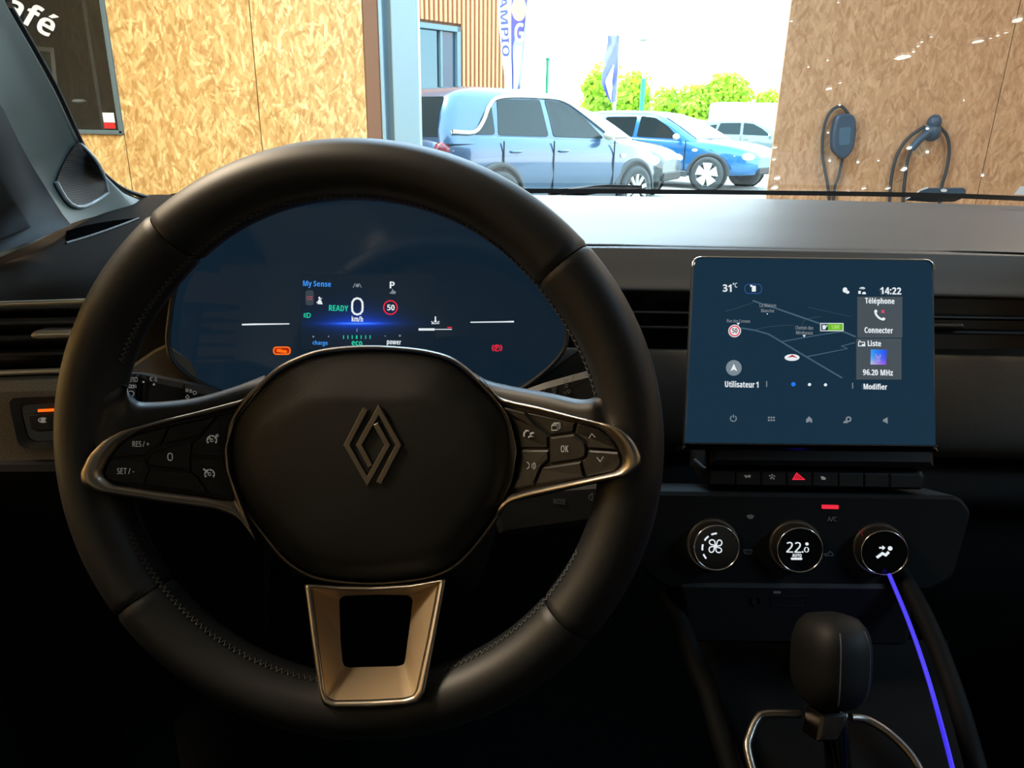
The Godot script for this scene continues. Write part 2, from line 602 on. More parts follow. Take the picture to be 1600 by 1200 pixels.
func workshop() -> void:
	var g := G.new()
	g.box(Vector3(0.35, -0.1, 0.3), Vector3(10.0, 0.2, 12.0))
	struct("floor", g, M.concrete, "grey concrete workshop floor under the car", "floor")
	g = G.new()
	g.box(Vector3(0.35, 3.5, 0.3), Vector3(10.0, 0.2, 12.2))
	struct("ceiling", g, M.plaster, "pale flat workshop ceiling", "ceiling")
	g = G.new()
	g.box(Vector3(-3.55, 1.7, 0.3), Vector3(0.2, 3.4, 11.6))
	struct("wall_left", g, M.golden_osb, "golden strand board wall along the driver side", "wall")
	g = G.new()
	g.box(Vector3(5.0, 1.7, 0.3), Vector3(0.2, 3.4, 11.6))
	struct("wall_right", g, M.brown_osb, "brown strand board wall along the passenger side", "wall")
	g = G.new()
	g.box(Vector3(0.35, 1.7, 6.0), Vector3(10.0, 3.4, 0.2))
	struct("wall_back", g, M.plaster, "pale plaster wall behind the car", "wall")
	# front wall, driver side: strand board with the cafe window in it
	var ex := wall(570, 110).x          # board edge
	var cx := wall(178, 104).x          # window's side
	var cy := wall(120, 208).y          # window's sill
	var j2 := wall(402, 150).x
	var o := thing("wall_front", "golden strand board wall beside the opening, lit by the lamp", "wall", Transform3D(), "", "structure")
	g = G.new()
	g.box(Vector3((ex + cx) / 2, 1.7, WZ - 0.1), Vector3(ex - cx, 3.4, 0.16))
	g.box(Vector3((cx - 4.6) / 2, cy / 2, WZ - 0.1), Vector3(cx + 4.6, cy, 0.16))
	g.box(Vector3((cx - 4.6) / 2, 2.9, WZ - 0.1), Vector3(cx + 4.6, 1.0, 0.16))
	put(g, "wall_core", M.brown_board, o)
	panel(o, -4.6, cx, 0, cy, M.golden_osb)
	panel(o, cx, j2, 0, 2.42, M.golden_osb)
	panel(o, j2, ex, 0, 2.42, M.golden_osb)
	panel(o, cx, ex, 2.42, 3.4, M.golden_osb)
	panel(o, -4.6, cx, 2.42, 3.4, M.golden_osb)
	# cafe window
	var win := thing("window_1", "dark cafe window with white lettering and a red and white sticker", "window", Transform3D(), "", "structure")
	g = G.new()
	var wx := -4.2
	var yt := 2.42
	g.box(Vector3((cx + wx) / 2, (cy + yt) / 2, WZ - 1.5), Vector3(cx - wx, yt - cy, 0.03))
	g.box(Vector3((cx + wx) / 2, cy - 0.01, WZ - 0.85), Vector3(cx - wx, 0.02, 1.3))
	g.box(Vector3((cx + wx) / 2, yt + 0.01, WZ - 0.85), Vector3(cx - wx, 0.02, 1.3))
	g.box(Vector3(cx + 0.011, (cy + yt) / 2, WZ - 0.85), Vector3(0.02, yt - cy, 1.3))
	g.box(Vector3(wx - 0.01, (cy + yt) / 2, WZ - 0.85), Vector3(0.02, yt - cy, 1.3))
	put(g, "dark_room", mat("dark_room", Color(0.09, 0.09, 0.085), 0.9), win)
	var tint := mat("tinted_pane", Color(0.05, 0.05, 0.05, 0.45), 0.02)
	tint.transparency = BaseMaterial3D.TRANSPARENCY_ALPHA
	g = G.new()
	g.box(Vector3((cx + wx) / 2, (cy + yt) / 2, WZ + 0.005), Vector3(cx - wx - 0.02, yt - cy - 0.02, 0.006))
	g = G.new()
	g.quad(Vector3(wx, cy, WZ + 0.005), Vector3(wx, yt, WZ + 0.005), Vector3(cx, yt, WZ + 0.005), Vector3(cx, cy, WZ + 0.005))
	put(g, "window_pane", tint, win)
	g = G.new()
	g.box(Vector3(cx - 0.012, (cy + yt) / 2, WZ + 0.006), Vector3(0.03, yt - cy, 0.03), 0.004)
	g.box(Vector3((cx + wx) / 2, cy + 0.010, WZ + 0.006), Vector3(cx - wx, 0.03, 0.03), 0.004)
	g.box(Vector3((cx + wx) / 2, yt - 0.010, WZ + 0.006), Vector3(cx - wx, 0.03, 0.03), 0.004)
	put(g, "window_frame", M.mid_steel, win)
	var FT := Transform3D(Basis(), Vector3(0, 0, WZ + 0.01))
	var t := text(win, "Café", FT, -30, -28, 50, 18, M.white_paint, 0.002, true, "lettering")
	var b: AABB = t.mesh.get_aabb()
	var e1 := wall(86, 46, WZ + 0.012) - wall(-17, -12, WZ + 0.012)
	var e2 := wall(34.5 + 9.0, 17 - 16.0, WZ + 0.012) - wall(34.5 - 9.0, 17 + 16.0, WZ + 0.012)
	var B := Basis(e1 / b.size.x, e2 / b.size.y, Vector3(0, 0, 0.5))
	t.transform = Transform3D(B, wall(34.5, 15, WZ + 0.014) - B * Vector3(b.get_center().x, b.get_center().y, 0))
	for q in [["sticker", 161, 176, 181, 192, M.white_paint], ["sticker_band", 163, 191, 182, 201, M.red_paint]]:
		var a := wall(q[1], q[2])
		var e := wall(q[3], q[4])
		g = G.new()
		g.box(Vector3((a.x + e.x) / 2, (a.y + e.y) / 2, WZ + 0.010), Vector3(absf(e.x - a.x), absf(a.y - e.y), 0.002))
		put(g, q[0], q[5], win)
	# behind the pane: a white frame line, a green sheet and a white oval
	var BT := Transform3D(Basis(), Vector3(0, 0, WZ - 1.46))
	g = G.new()
	stroke(g, BT, v2([50, 75, 81, 78, 88, 146]), 6.5, 0.03)
	put(g, "inner_white_frame", M.white_paint, win).transform = BT
	g = G.new()
	fill(g, BT, v2([30, 78, 77, 81, 84, 146, 30, 146]), 0.012)
	put(g, "inner_green_sheet", mat("sheet_green", Color(0.20, 0.38, 0.35), 0.3), win).transform = BT
	g = G.new()
	g.ball(wall(124, 158, WZ - 1.2), Vector3(0.06, 0.018, 0.05))
	put(g, "white_oval", mat("white_oval", Color(0.95, 0.95, 0.92), 0.5), win)
	g = G.new()
	var bar := wall(150, 120, WZ - 1.3)
	g.box(Vector3(bar.x, 1.4, WZ - 1.3), Vector3(0.03, 2.0, 0.03))
	put(g, "inner_post", mat("dim_grey", Color(0.34, 0.35, 0.35), 0.6), win)
	# board edge, steel post of the sectional door
	var p0 := wall(570, 110).x
	var p1 := wall(595, 110).x
	var p2 := wall(601, 110).x
	var p3 := wall(614, 110).x
	var p4 := wall(655, 110).x
	g = G.new()
	g.box(Vector3((p0 + p1) / 2, 1.7, WZ - 0.07), Vector3(p1 - p0, 3.4, 0.16), 0.01)
	struct("trim_1", g, M.brown_board, "brown end board between the golden wall and the steel post", "trim")
	o = thing("trim_2", "pale blue painted steel post at the side of the opening", "post", Transform3D(), "", "structure")
	g = G.new()
	g.box(Vector3((p1 + p2) / 2, 1.7, WZ - 0.02), Vector3(p2 - p1, 3.4, 0.10), 0.004)
	put(g, "edge_flange", M.pale_steel, o)
	g = G.new()
	g.box(Vector3((p2 + p3) / 2, 1.7, WZ - 0.08), Vector3(p3 - p2, 3.4, 0.08))
	put(g, "groove", M.mid_steel, o)
	g = G.new()
	g.box(Vector3((p3 + p4) / 2, 1.7, WZ - 0.03), Vector3(p4 - p3, 3.4, 0.14), 0.008)
	put(g, "post_face", M.pale_steel, o)
	# front wall, passenger side, and the lintel
	var rx := wall(1218, 150).x
	var rj := wall(1562, 150).x
	o = thing("wall_front_001", "brown strand board wall with the charging cables hanging on it", "wall", Transform3D(), "", "structure")
	g = G.new()
	g.box(Vector3((rx + 0.09 + 5.0) / 2, 1.7, WZ - 0.11), Vector3(5.0 - rx - 0.09, 3.4, 0.18))
	put(g, "wall_core", M.brown_board, o)
	panel(o, rx - 0.003, rj, 0, 2.42, M.brown_osb)
	panel(o, rj, 5.0, 0, 2.42, M.brown_osb)
	panel(o, rx - 0.003, 5.0, 2.42, 3.4, M.brown_osb)
	g = G.new()
	g.box(Vector3((p4 + rx) / 2, 3.2, WZ - 0.1), Vector3(rx - p4, 0.4, 0.18))
	struct("trim_3", g, M.pale_steel, "steel lintel over the workshop opening", "lintel")
	charging()

func cable(parent: Node, pts: Array, z: float, r: float) -> void:
	var q := []
	for i in range(0, pts.size(), 2):
		q.append(wall(1200 + pts[i] / 3.75, pts[i + 1] / 3.75, z))
	var g := G.new()
	g.tube(curve3(q, 6), r, 8)
	put(g, "cable", M.cable_rubber, parent)

func charging() -> void:
	var o := thing("charging_cable", "hanging charging cable with a slate blue oblong control box", "cable")
	var g := G.new()
	var FT := Transform3D(Basis(), Vector3(0, 0, WZ + 0.07))
	g.solid(loop3(FT, rounded(v2([1308, 181, 1322, 176, 1337, 181, 1339, 200, 1335, 232, 1327, 243, 1318, 250, 1311, 243, 1302, 234, 1302, 208]), 8)), 0.06, 0.012)
	for i in 1:
		put(g, "control_box", M.slate_plastic, o).transform = Transform3D(Basis(), FT.origin)
	g = G.new()
	g.solid(loop3(FT, rounded(v2([1312, 200, 1330, 198, 1328, 226, 1311, 228]), 4), 0.002), 0.004, 0.001)
	put(g, "control_label", mat("slate_light", Color(0.22, 0.36, 0.44), 0.4), o).transform = Transform3D(Basis(), FT.origin)
	cable(o, [472, 668, 425, 622, 362, 660, 325, 760, 318, 900, 335, 1010, 352, 1110, 365, 1330, 372, 1560], WZ + 0.03, 0.011)
	cable(o, [436, 930, 412, 1040, 388, 1120, 376, 1330, 372, 1560], WZ + 0.03, 0.011)
	o = thing("charging_cable", "charging cable with a dark round plug in a wall holster", "cable")
	g = G.new()
	var a := wall(1460, 191, WZ + 0.06)
	g.ball(a, Vector3(0.048, 0.052, 0.05))
	g.ball(wall(1456, 207, WZ + 0.06), Vector3(0.062, 0.062, 0.055))
	put(g, "holster", M.slate_plastic, o)
	g = G.new()
	g.tube(PackedVector3Array([wall(1450, 208, WZ + 0.10), wall(1436, 219, WZ + 0.12), wall(1424, 233, WZ + 0.10)]), 0.026, 10)
	put(g, "plug_handle", M.slate_plastic, o)
	cable(o, [918, 740, 832, 800, 770, 880, 735, 980, 716, 1110, 700, 1400], WZ + 0.035, 0.012)
	cable(o, [842, 872, 818, 940, 796, 1110, 780, 1400], WZ + 0.035, 0.012)
	cable(o, [1008, 745, 1050, 800, 1062, 890, 1045, 1000, 1015, 1110, 980, 1400], WZ + 0.035, 0.012)

# ---------------------------------------------------------------- outside the opening
func outside() -> void:
	var g := G.new()
	g.box(Vector3(5, -0.1, -65.8), Vector3(160, 0.19, 120))
	struct("ground", g, M.asphalt, "pale sunlit car park ground outside the opening", "ground")
	facade()
	banner()
	flag()
	poles()
	car("car", "grey blue crossover car parked just outside the opening, chrome strip along its windows", level(985, 296, 0.33), -43.0, Color(0.10, 0.26, 0.38), 1.0, true)
	car("car", "bright blue car parked behind the grey blue crossover, its pale front wheel in view", level(1108, 271.5, 0.31), 40.0, Color(0.0, 0.40, 0.64), 0.93, false, 1.06)
	car("car", "dark teal grey car, only its nose showing between the crossover and the bright blue car", level(962, 281, 0.33), 30.0, Color(0.10, 0.17, 0.19), 0.95, false, 0.88)
	car("car", "white car parked farther off before the white van, beside the bright blue bonnet", level(1152, 231.8, 0.33), 5.0, Color(0.50, 0.54, 0.54), 0.92, false)
	car("car", "pale silver car parked farther off, half hidden by the edge of the brown wall", level(1232, 241, 0.33), 24.0, Color(0.40, 0.46, 0.46), 0.90, false)
	van()
	tree("leafy green tree behind the blue flag, tallest of the trees", 942, 101, 44, 44, 11)
	tree("bushy green tree beside the green lamp post", 990, 112, 38, 42, 12)
	tree("low green tree in the dip of the tree line", 1045, 138, 44, 48, 13)
	tree("round green tree above the white van", 1140, 117, 52, 46, 14)
	tree("smaller green tree at the left end of the white van", 1090, 134, 34, 45, 15)
	tree("pale green tree close to the brown wall edge", 1203, 136, 36, 50, 16)

func facade() -> void:
	var d := Vector3(0.72, 0, -0.69).normalized()
	var n := d.cross(Vector3.UP) * -1.0
	if n.z < 0: n = -n
	var q := wall(655, 60, -14.0)
	q.y = 0
	var B := Basis(d, Vector3.UP, d.cross(Vector3.UP))
	var o := thing("slatted_building", "building clad in upright orange brown wooden slats with a grey framed window", "building", Transform3D(B, q))
	# along d: the corner that shows
	var s := 0.0
	for i in 400:
		s = i * 0.01
		var w := q + d * s + Vector3(0, 2.0, 0) - C
		if 800.0 + F * w.dot(Rt) / w.dot(Fw) >= 789.0:
			break
	var g := G.new()
	g.box(Vector3(s / 2 - 4.0, 3.2, -2.05), Vector3(s + 8.0, 6.4, 4.0))
	put(g, "wall_core", mat("facade_core", Color(0.42, 0.28, 0.19), 0.8), o)
	var w1 := 0.0
	var top := 3.0
	for i in 300:
		w1 = i * 0.01
		var w := q + d * w1 + Vector3(0, 2.0, 0) - C
		if 800.0 + F * w.dot(Rt) / w.dot(Fw) >= 717.0:
			break
	for i in 400:
		top = 2.0 + i * 0.01
		var w := q + Vector3(0, top, 0) - C
		if 600.0 - F * w.dot(Up) / w.dot(Fw) <= 40.0:
			break
	g = G.new()
	var m := mat("cladding_wood", Color(0.80, 0.53, 0.36), 0.7)
	var x := s - 0.03
	while x > -4.0:
		if x > w1 + 0.03 or x < -2.4:
			g.box(Vector3(x, 3.2, 0.0), Vector3(0.055, 6.4, 0.06))
		else:
			g.box(Vector3(x, (top + 6.4) / 2 + 0.05, 0.0), Vector3(0.055, 6.3 - top, 0.06))
		x -= 0.103
	put(g, "cladding_slats", m, o, "", "stuff")
	g = G.new()
	var fr := 0.09
	g.box(Vector3(w1 - fr / 2, top / 2 + 0.3, 0.01), Vector3(fr, top - 0.6 + fr, 0.10), 0.008)
	g.box(Vector3((w1 - 2.3) / 2, top, 0.01), Vector3(w1 + 2.3, fr, 0.10), 0.008)
	g.box(Vector3((w1 - 2.3) / 2, 0.6, 0.01), Vector3(w1 + 2.3, fr, 0.10), 0.008)
	g.box(Vector3(w1 - 0.42, top / 2 + 0.3, -0.005), Vector3(0.05, top - 0.6, 0.06), 0.004)
	put(g, "window_frame", mat("frame_grey", Color(0.36, 0.45, 0.48), 0.5), o)
	g = G.new()
	g.box(Vector3((w1 - 2.3) / 2, top / 2 + 0.3, -0.04), Vector3(w1 + 2.3, top - 0.6, 0.02))
	var pane := mat("mirror_pane", Color(0.25, 0.33, 0.36), 0.03, 0.85)
	put(g, "window_pane", pane, o)
	g = G.new()
	g.box(Vector3(w1 - 0.23, top / 2 + 0.3, -0.02), Vector3(0.30, top - 0.7, 0.02))
	put(g, "dark_pane", mat("dark_pane", Color(0.12, 0.22, 0.30), 0.2), o)

func cloth(g: G, left: Array, right: Array, D: float, wave: float, cols := 6, u0 := 0.0, u1 := 1.0, lift := 0.0) -> void:
	var rows := []
	var back := []
	for i in left.size():
		var a := PackedVector3Array()
		var b := PackedVector3Array()
		for j in cols + 1:
			var u := lerpf(u0, u1, float(j) / cols)
			var l: Array = left[i]
			var r: Array = right[i]
			var p := at(lerpf(l[0], r[0], u), lerpf(l[1], r[1], u), D + wave * sin(u * 5.0 + i * 0.9) - lift)
			a.append(p)
			b.append(p + Vector3(0, 0, -0.004))
		rows.append(a)
		back.append(b)
	g.grid(rows)
	g.grid(back)

func banner() -> void:
	var o := thing("feather_banner", "tall tapering banner in purple, white and orange beside the slatted building", "banner")
	var D := 11.2
	var l := [[774, -40], [777, 0], [779, 30], [781, 60], [784, 90], [788, 118], [790, 142]]
	var r := [[829, -40], [825, 0], [822, 30], [819, 60], [816, 90], [814, 118], [812, 142]]
	var g := G.new()
	cloth(g, l, r, D, 0.03)
	put(g, "cloth", mat("banner_purple", Color(0.33, 0.29, 0.58), 0.8), o)
	g = G.new()
	cloth(g, l, r, D, 0.03, 3, 0.01, 0.46, 0.012)
	put(g, "white_stripe", M.white_paint, o)
	g = G.new()
	cloth(g, l.slice(3), r.slice(3), D, 0.03, 3, 0.55, 0.98, 0.012)
	put(g, "pale_stripe", mat("banner_pale", Color(0.62, 0.70, 0.88), 0.8), o)
	var FT := Transform3D(Basis(Vector3.RIGHT, Vector3.UP, Vector3.BACK), at(800, 60, D - 0.12))
	g = G.new()
	fill(g, FT, ell(811, 14, 11.5, 19), 0.0)
	put(g, "orange_disc", mat("banner_orange", Color(0.97, 0.62, 0.48), 0.8), o).transform = FT
	var t := text(o, "CHAMPION", FT, 720, 45, 860, 58, mat("banner_ink", Color(0.30, 0.30, 0.50), 0.8), 0.002, true, "lettering")
	var b: AABB = t.mesh.get_aabb()
	t.transform = FT * Transform3D(Basis(Vector3.BACK, deg_to_rad(-86)), L(FT, 788, 34, 0.002)) * Transform3D(t.transform.basis, Vector3.ZERO) * Transform3D(Basis(), -b.get_center())
	t = text(o, "G", FT, 804, 36, 818, 66, M.white_paint, 0.002, true, "emblem")
	t.transform = FT * t.transform
	g = G.new()
	g.tube(PackedVector3Array([at(829, -40, D), at(819, 60, D), at(812, 142, D), at(811, 330, D + 0.2)]), 0.016, 8)
	put(g, "pole", mat("pole_grey", Color(0.55, 0.57, 0.58), 0.4), o)

func flag() -> void:
	var o := thing("pole_flag", "drooping violet blue flag on a white flagpole before the trees", "flag")
	var g := G.new()
	var D := 22.0
	var l := [[949, 55], [949, 68], [946, 82], [943, 92], [946, 101], [941, 116], [939, 128], [943, 138], [948, 150], [954, 160]]
	var r := [[968, 55], [967, 68], [966, 82], [966, 92], [966, 101], [965, 116], [964, 128], [964, 138], [963, 150], [962, 160]]
	cloth(g, l, r, D, 0.12, 8)
	put(g, "cloth", mat("flag_violet", Color(0.40, 0.41, 0.68), 0.8), o)
	g = G.new()
	cloth(g, l.slice(4), r.slice(4), D, 0.12, 4, 0.25, 0.70, 0.02)
	put(g, "white_print", mat("flag_pale", Color(0.68, 0.69, 0.80), 0.8), o)
	g = G.new()
	var a := at(967, 52, D)
	g.tube(PackedVector3Array([a, Vector3(a.x, 0, a.z)]), 0.05, 10)
	put(g, "flagpole", M.white_paint, o)

func poles() -> void:
	var green := mat("pole_green", Color(0.10, 0.55, 0.38), 0.5)
	var o := thing("green_post", "short thin green post standing behind the crossover roof", "post")
	var g := G.new()
	var a := at(856, 92, 15.5)
	g.tube(PackedVector3Array([a, Vector3(a.x, 0, a.z)]), 0.035, 10)
	g.ball(a, Vector3(0.05, 0.03, 0.05))
	put(g, "shaft", green, o)
	o = thing("lamp_post", "white lamp post with a bright green lower half among the trees", "lamp post")
	g = G.new()
	a = at(1010, 64, 30)
	var b := at(1010, 122, 30)
	g.tube(PackedVector3Array([a, Vector3(a.x, b.y, a.z)]), 0.05, 8)
	put(g, "upper_shaft", M.white_paint, o)
	g = G.new()
	g.tube(PackedVector3Array([Vector3(a.x, b.y, a.z), Vector3(a.x, 0, a.z)]), 0.10, 10)
	put(g, "lower_shaft", green, o)
	g = G.new()
	g.box(at(1005, 62, 30), Vector3(0.30, 0.10, 0.22), 0.03)
	put(g, "lamp_head", mat("lamp_head", Color(0.5, 0.5, 0.5), 0.5), o)

func tree(label: String, px: float, top: float, half: float, D: float, seed_: int) -> void:
	var rr := RandomNumberGenerator.new()
	rr.seed = seed_
	var s := D / F
	var a := at(px, top, D)
	var base := Vector3(a.x, 0, a.z)
	var h := a.y
	var o := thing("tree", label, "tree", Transform3D(Basis(), base), "trees beyond the car park")
	var g := G.new()
	g.tube(PackedVector3Array([Vector3.ZERO, Vector3(0.1, h * 0.3, 0), Vector3(0, h * 0.7, 0.1)]), 0.14, 8)
	put(g, "trunk", mat("bark", Color(0.30, 0.24, 0.18), 0.9), o)
	g = G.new()
	g.st.set_smooth_group(-1)
	var lumps := []
	var w := half * s
	for i in 16:
		var t := rr.randf()
		var y := lerpf(0.12, 0.86, t) * h
		var rad := w * (0.75 - 0.55 * t * t)
		var an := rr.randf() * TAU
		var q := Vector3(cos(an), 0, sin(an)) * rad * sqrt(rr.randf())
		lumps.append([q + Vector3(0, y, 0), rr.randf_range(0.34, 0.55) * minf(w, h * 0.4) * 1.3])
	for lp in lumps:
		for k in 230:
			var dir := Vector3(rr.randfn(), rr.randfn(), rr.randfn()).normalized()
			var p: Vector3 = lp[0] + dir * lp[1] * rr.randf_range(0.7, 1.05)
			if p.y > h * 1.02: continue
			var u := (dir.cross(Vector3(rr.randfn(), rr.randfn(), rr.randfn()))).normalized()
			var v := (dir + Vector3(rr.randfn(), rr.randfn(), rr.randfn()) * 0.35).cross(u).normalized()
			var z := rr.randf_range(0.10, 0.22)
			g.quad(p - u * z, p + v * z * 0.7, p + u * z, p - v * z * 0.7)
	var m := mat("leaves", Color(0.55, 0.66, 0.10), 0.6)
	m.backlight_enabled = true
	m.backlight = Color(0.70, 0.85, 0.14)
	put(g, "crown", m, o, "", "stuff")

func van() -> void:
	var p := level(1180, 205, 0.3)
	p.z = -37.0
	p.x = 11.9
	var o := thing("van", "white panel van parked at the back of the car park under the trees", "van", Transform3D(Basis(), Vector3(p.x, 0, p.z)))
	var g := G.new()
	g.box(Vector3(0, 1.24, 0), Vector3(5.4, 2.0, 1.9), 0.12)
	put(g, "cargo_body", M.white_paint, o)
	g = G.new()
	g.box(Vector3(3.1, 0.85, 0), Vector3(1.1, 1.2, 1.85), 0.15)
	put(g, "cab", M.white_paint, o)
	g = G.new()
	g.box(Vector3(3.1, 1.2, 0.93), Vector3(0.7, 0.4, 0.02), 0.004)
	put(g, "side_window", M.gloss_black, o)
	for x in [-1.3, 2.3]:
		g = G.new()
		g.lathe(Transform3D(Basis(), Vector3(x, 0.34, 0.9)), [Vector2(0.0, 0.06), Vector2(0.2, 0.06), Vector2(0.34, 0.03), Vector2(0.34, -0.18), Vector2(0, -0.18)], 20)
		put(g, "wheel", M.black_plastic, o)

# a car: x forward, y up, z its right hand side; placed by its right front wheel's centre
const ST := [[-2.12, 0.46, 0.80, 0.60], [-2.06, 0.36, 0.94, 0.74], [-1.90, 0.30, 1.03, 0.83], [-1.5, 0.27, 1.06, 0.875], [-0.7, 0.26, 1.045, 0.885], [0.1, 0.26, 1.01, 0.885], [0.85, 0.26, 0.985, 0.88], [1.25, 0.28, 0.95, 0.87], [1.6, 0.30, 0.90, 0.83], [1.85, 0.32, 0.83, 0.75], [2.0, 0.34, 0.76, 0.66], [2.09, 0.42, 0.66, 0.54]]
const GH := [[0.96, 1.02, -2.02, 0.835], [1.10, 0.80, -2.0, 0.79], [1.28, 0.50, -1.93, 0.725], [1.46, 0.16, -1.82, 0.655], [1.545, -0.12, -1.66, 0.59], [1.585, -0.42, -1.40, 0.46], [1.595, -0.75, -1.1, 0.25]]

func gh(y: float) -> Array:
	for i in GH.size() - 1:
		if y <= GH[i + 1][0]:
			var t: float = clampf((y - GH[i][0]) / (GH[i + 1][0] - GH[i][0]), 0.0, 1.0)
			return [lerpf(GH[i][1], GH[i + 1][1], t), lerpf(GH[i][2], GH[i + 1][2], t), lerpf(GH[i][3], GH[i + 1][3], t)]
	return [-0.75, -1.1, 0.25]

func side_pane(o: Node, pts: Array, s: float, m: Material, sy: float, off := 0.008, called := "side_window") -> void:
	var lp := PackedVector3Array()
	var c := PackedVector2Array()
	for q in pts:
		c.append(Vector2(q[0], q[1]))
	c = rounded(c, 0.035, 2)
	for q in c:
		lp.append(Vector3(q.x, q.y * sy, (gh(q.y)[2] + off) * s))
	var g := G.new()
	g.cap(lp)
	var lo := PackedVector3Array()
	for q in lp:
		lo.append(q - Vector3(0, 0, 0.02 * s))
	g.grid([lp, lo], true, false)
	put(g, called, m, o)

func car(called: String, label: String, wheel_at: Vector3, yaw: float, paint: Color, sy: float, fancy: bool, big := 1.0) -> void:
	var a := deg_to_rad(yaw)
	var fw := Vector3(cos(a), 0, sin(a))
	var B := Basis(fw, Vector3.UP, fw.cross(Vector3.UP))
	var org := wheel_at - (fw * 1.28 + B.z * 0.80) * big
	B = B.scaled(Vector3(big, 1, big))
	org.y = 0
	var o := thing(called, label, "car", Transform3D(B, org))
	var m := mat("car_paint", paint, 0.28, 0.35)
	m.clearcoat_enabled = true
	m.clearcoat_roughness = 0.05
	var glass := mat("car_glass", Color(0.06, 0.12, 0.13), 0.04, 0.0, 0.35)
	var clad := mat("cladding_grey", Color(0.20, 0.23, 0.25), 0.6)
	var g := G.new()
	var rows := []
	for s in ST:
		var row := PackedVector3Array()
		var lo: float = s[1]
		var be: float = s[2]
		var w: float = s[3]
		var half := [[0.88, lo], [0.97, lo + 0.10], [1.0, lo + (be - lo) * 0.42], [0.985, lo + (be - lo) * 0.60], [0.99, lo + (be - lo) * 0.75], [0.955, be - 0.035], [0.90, be], [0.55, be + 0.03], [0.0, be + 0.045]]
		for q in half:
			row.append(Vector3(s[0], q[1] * sy, q[0] * w))
		for k in range(half.size() - 2, -1, -1):
			row.append(Vector3(s[0], half[k][1] * sy, -half[k][0] * w))
		rows.append(row)
	g.grid(rows, true, true, true)
	put(g, "body", m, o)
	g = G.new()
	rows = []
	for lv in GH:
		var row := PackedVector3Array()
		for q in rounded(v2([lv[1], lv[3], lv[2], lv[3], lv[2], -lv[3], lv[1], -lv[3]]), 0.16, 4):
			row.append(Vector3(q.x, lv[0] * sy, q.y))
		rows.append(row)
	g.grid(rows, true, true, true)
	put(g, "roof", m, o)
	# panes
	for s in [1.0, -1.0]:
		side_pane(o, [[-1.62, 1.06], [-1.30, 1.06], [-1.26, 1.38], [-1.38, 1.32]] if fancy else [[-1.75, 1.10], [-1.30, 1.08], [-1.26, 1.40], [-1.5, 1.36]], s, glass, sy)
		side_pane(o, [[-1.25, 1.055], [-0.42, 1.04], [-0.44, 1.47], [-1.15, 1.45]], s, glass, sy)
		side_pane(o, [[-0.33, 1.04], [0.62, 1.02], [0.30, 1.27], [-0.02, 1.44], [-0.35, 1.475]], s, glass, sy)
		if fancy:
			g = G.new()
			var path := []
			for q in [[-1.93, 1.09], [-1.62, 1.085], [-1.45, 1.20], [-1.28, 1.39], [-1.05, 1.48], [-0.4, 1.50], [0.0, 1.47], [0.35, 1.30], [0.80, 1.04]]:
				path.append(Vector3(q[0], q[1] * sy, (gh(q[1])[2] + 0.012) * s))
			g.tube(curve3(path, 4), 0.026, 6)
			put(g, "chrome_strip", M.bright_chrome, o)
	for k in 2:
		rows = []
		for y in [1.03, 1.14, 1.26, 1.38, 1.46]:
			var q := gh(y)
			var x: float = q[0] + 0.008 if k == 0 else q[1] - 0.008
			var w: float = q[2] * (0.90 if k == 0 else 0.80)
			rows.append(PackedVector3Array([Vector3(x, y * sy, -w), Vector3(x + (0.012 if k == 0 else -0.012), y * sy, 0), Vector3(x, y * sy, w)]))
		g = G.new()
		g.grid(rows)
		put(g, "windscreen" if k == 0 else "rear_window", glass, o)
	# wheels, arches
	for x in [1.28, -1.28]:
		for s in [1.0, -1.0]:
			var W := Transform3D(Basis(), Vector3(x, 0.33 * sy, 0.80 * s))
			if s < 0: W.basis = Basis(Vector3.UP, PI)
			var wh := Node3D.new()
			wh.name = numbered("wheel", o)
			o.add_child(wh)
			wh.transform = W
			g = G.new()
			g.lathe(Transform3D(), [Vector2(0.225, 0.085), Vector2(0.27, 0.105), Vector2(0.315, 0.095), Vector2(0.33, 0.06), Vector2(0.33, -0.12), Vector2(0.2, -0.12)], 28, true)
			put(g, "tyre", mat("tyre", Color(0.20, 0.22, 0.23), 0.8), wh)
			g = G.new()
			g.lathe(Transform3D(), [Vector2(0.228, 0.10), Vector2(0.21, 0.095), Vector2(0.20, 0.03), Vector2(0.0, 0.03)], 28)
			put(g, "rim_barrel", mat("rim_dark", Color(0.30, 0.32, 0.33), 0.5), wh)
			g = G.new()
			g.lathe(Transform3D(), [Vector2(0.0, 0.098), Vector2(0.045, 0.095), Vector2(0.05, 0.05)], 16)
			var n := 10 if fancy else 5
			for i in n:
				var b := TAU * i / n + 0.3
				var e := Vector2(cos(b), sin(b))
				var t := e.orthogonal()
				var w0 := 0.010 if fancy else 0.03
				var w1 := 0.026 if fancy else 0.10
				var lp := PackedVector3Array()
				for q in [e * 0.03 + t * w0, e * 0.215 + t * w1, e * 0.215 - t * w1, e * 0.03 - t * w0]:
					lp.append(Vector3(q.x, q.y, 0.098))
				g.solid(lp, 0.03, 0.004)
			put(g, "rim_spokes", mat("rim_silver", Color(0.86, 0.87, 0.85), 0.4, 0.3), wh)
			g = G.new()
			var yc := 0.33 * sy
			var out := ell(x, yc, 0.44, 0.43 * sy, 18, 0, 180)
			var inn := ell(x, yc, 0.375, 0.375 * sy, 18, 0, 180)
			var r1 := PackedVector3Array()
			var r2 := PackedVector3Array()
			var r3 := PackedVector3Array()
			for i in out.size():
				var zz := 0.875 if x < 0 else 0.865
				r1.append(Vector3(out[i].x, out[i].y, (zz + 0.004) * s))
				r2.append(Vector3(inn[i].x, inn[i].y, (zz + 0.03) * s))
				r3.append(Vector3(inn[i].x, inn[i].y, (zz - 0.16) * s))
			g.grid([r1, r2, r3])
			put(g, "arch_trim", clad, o)
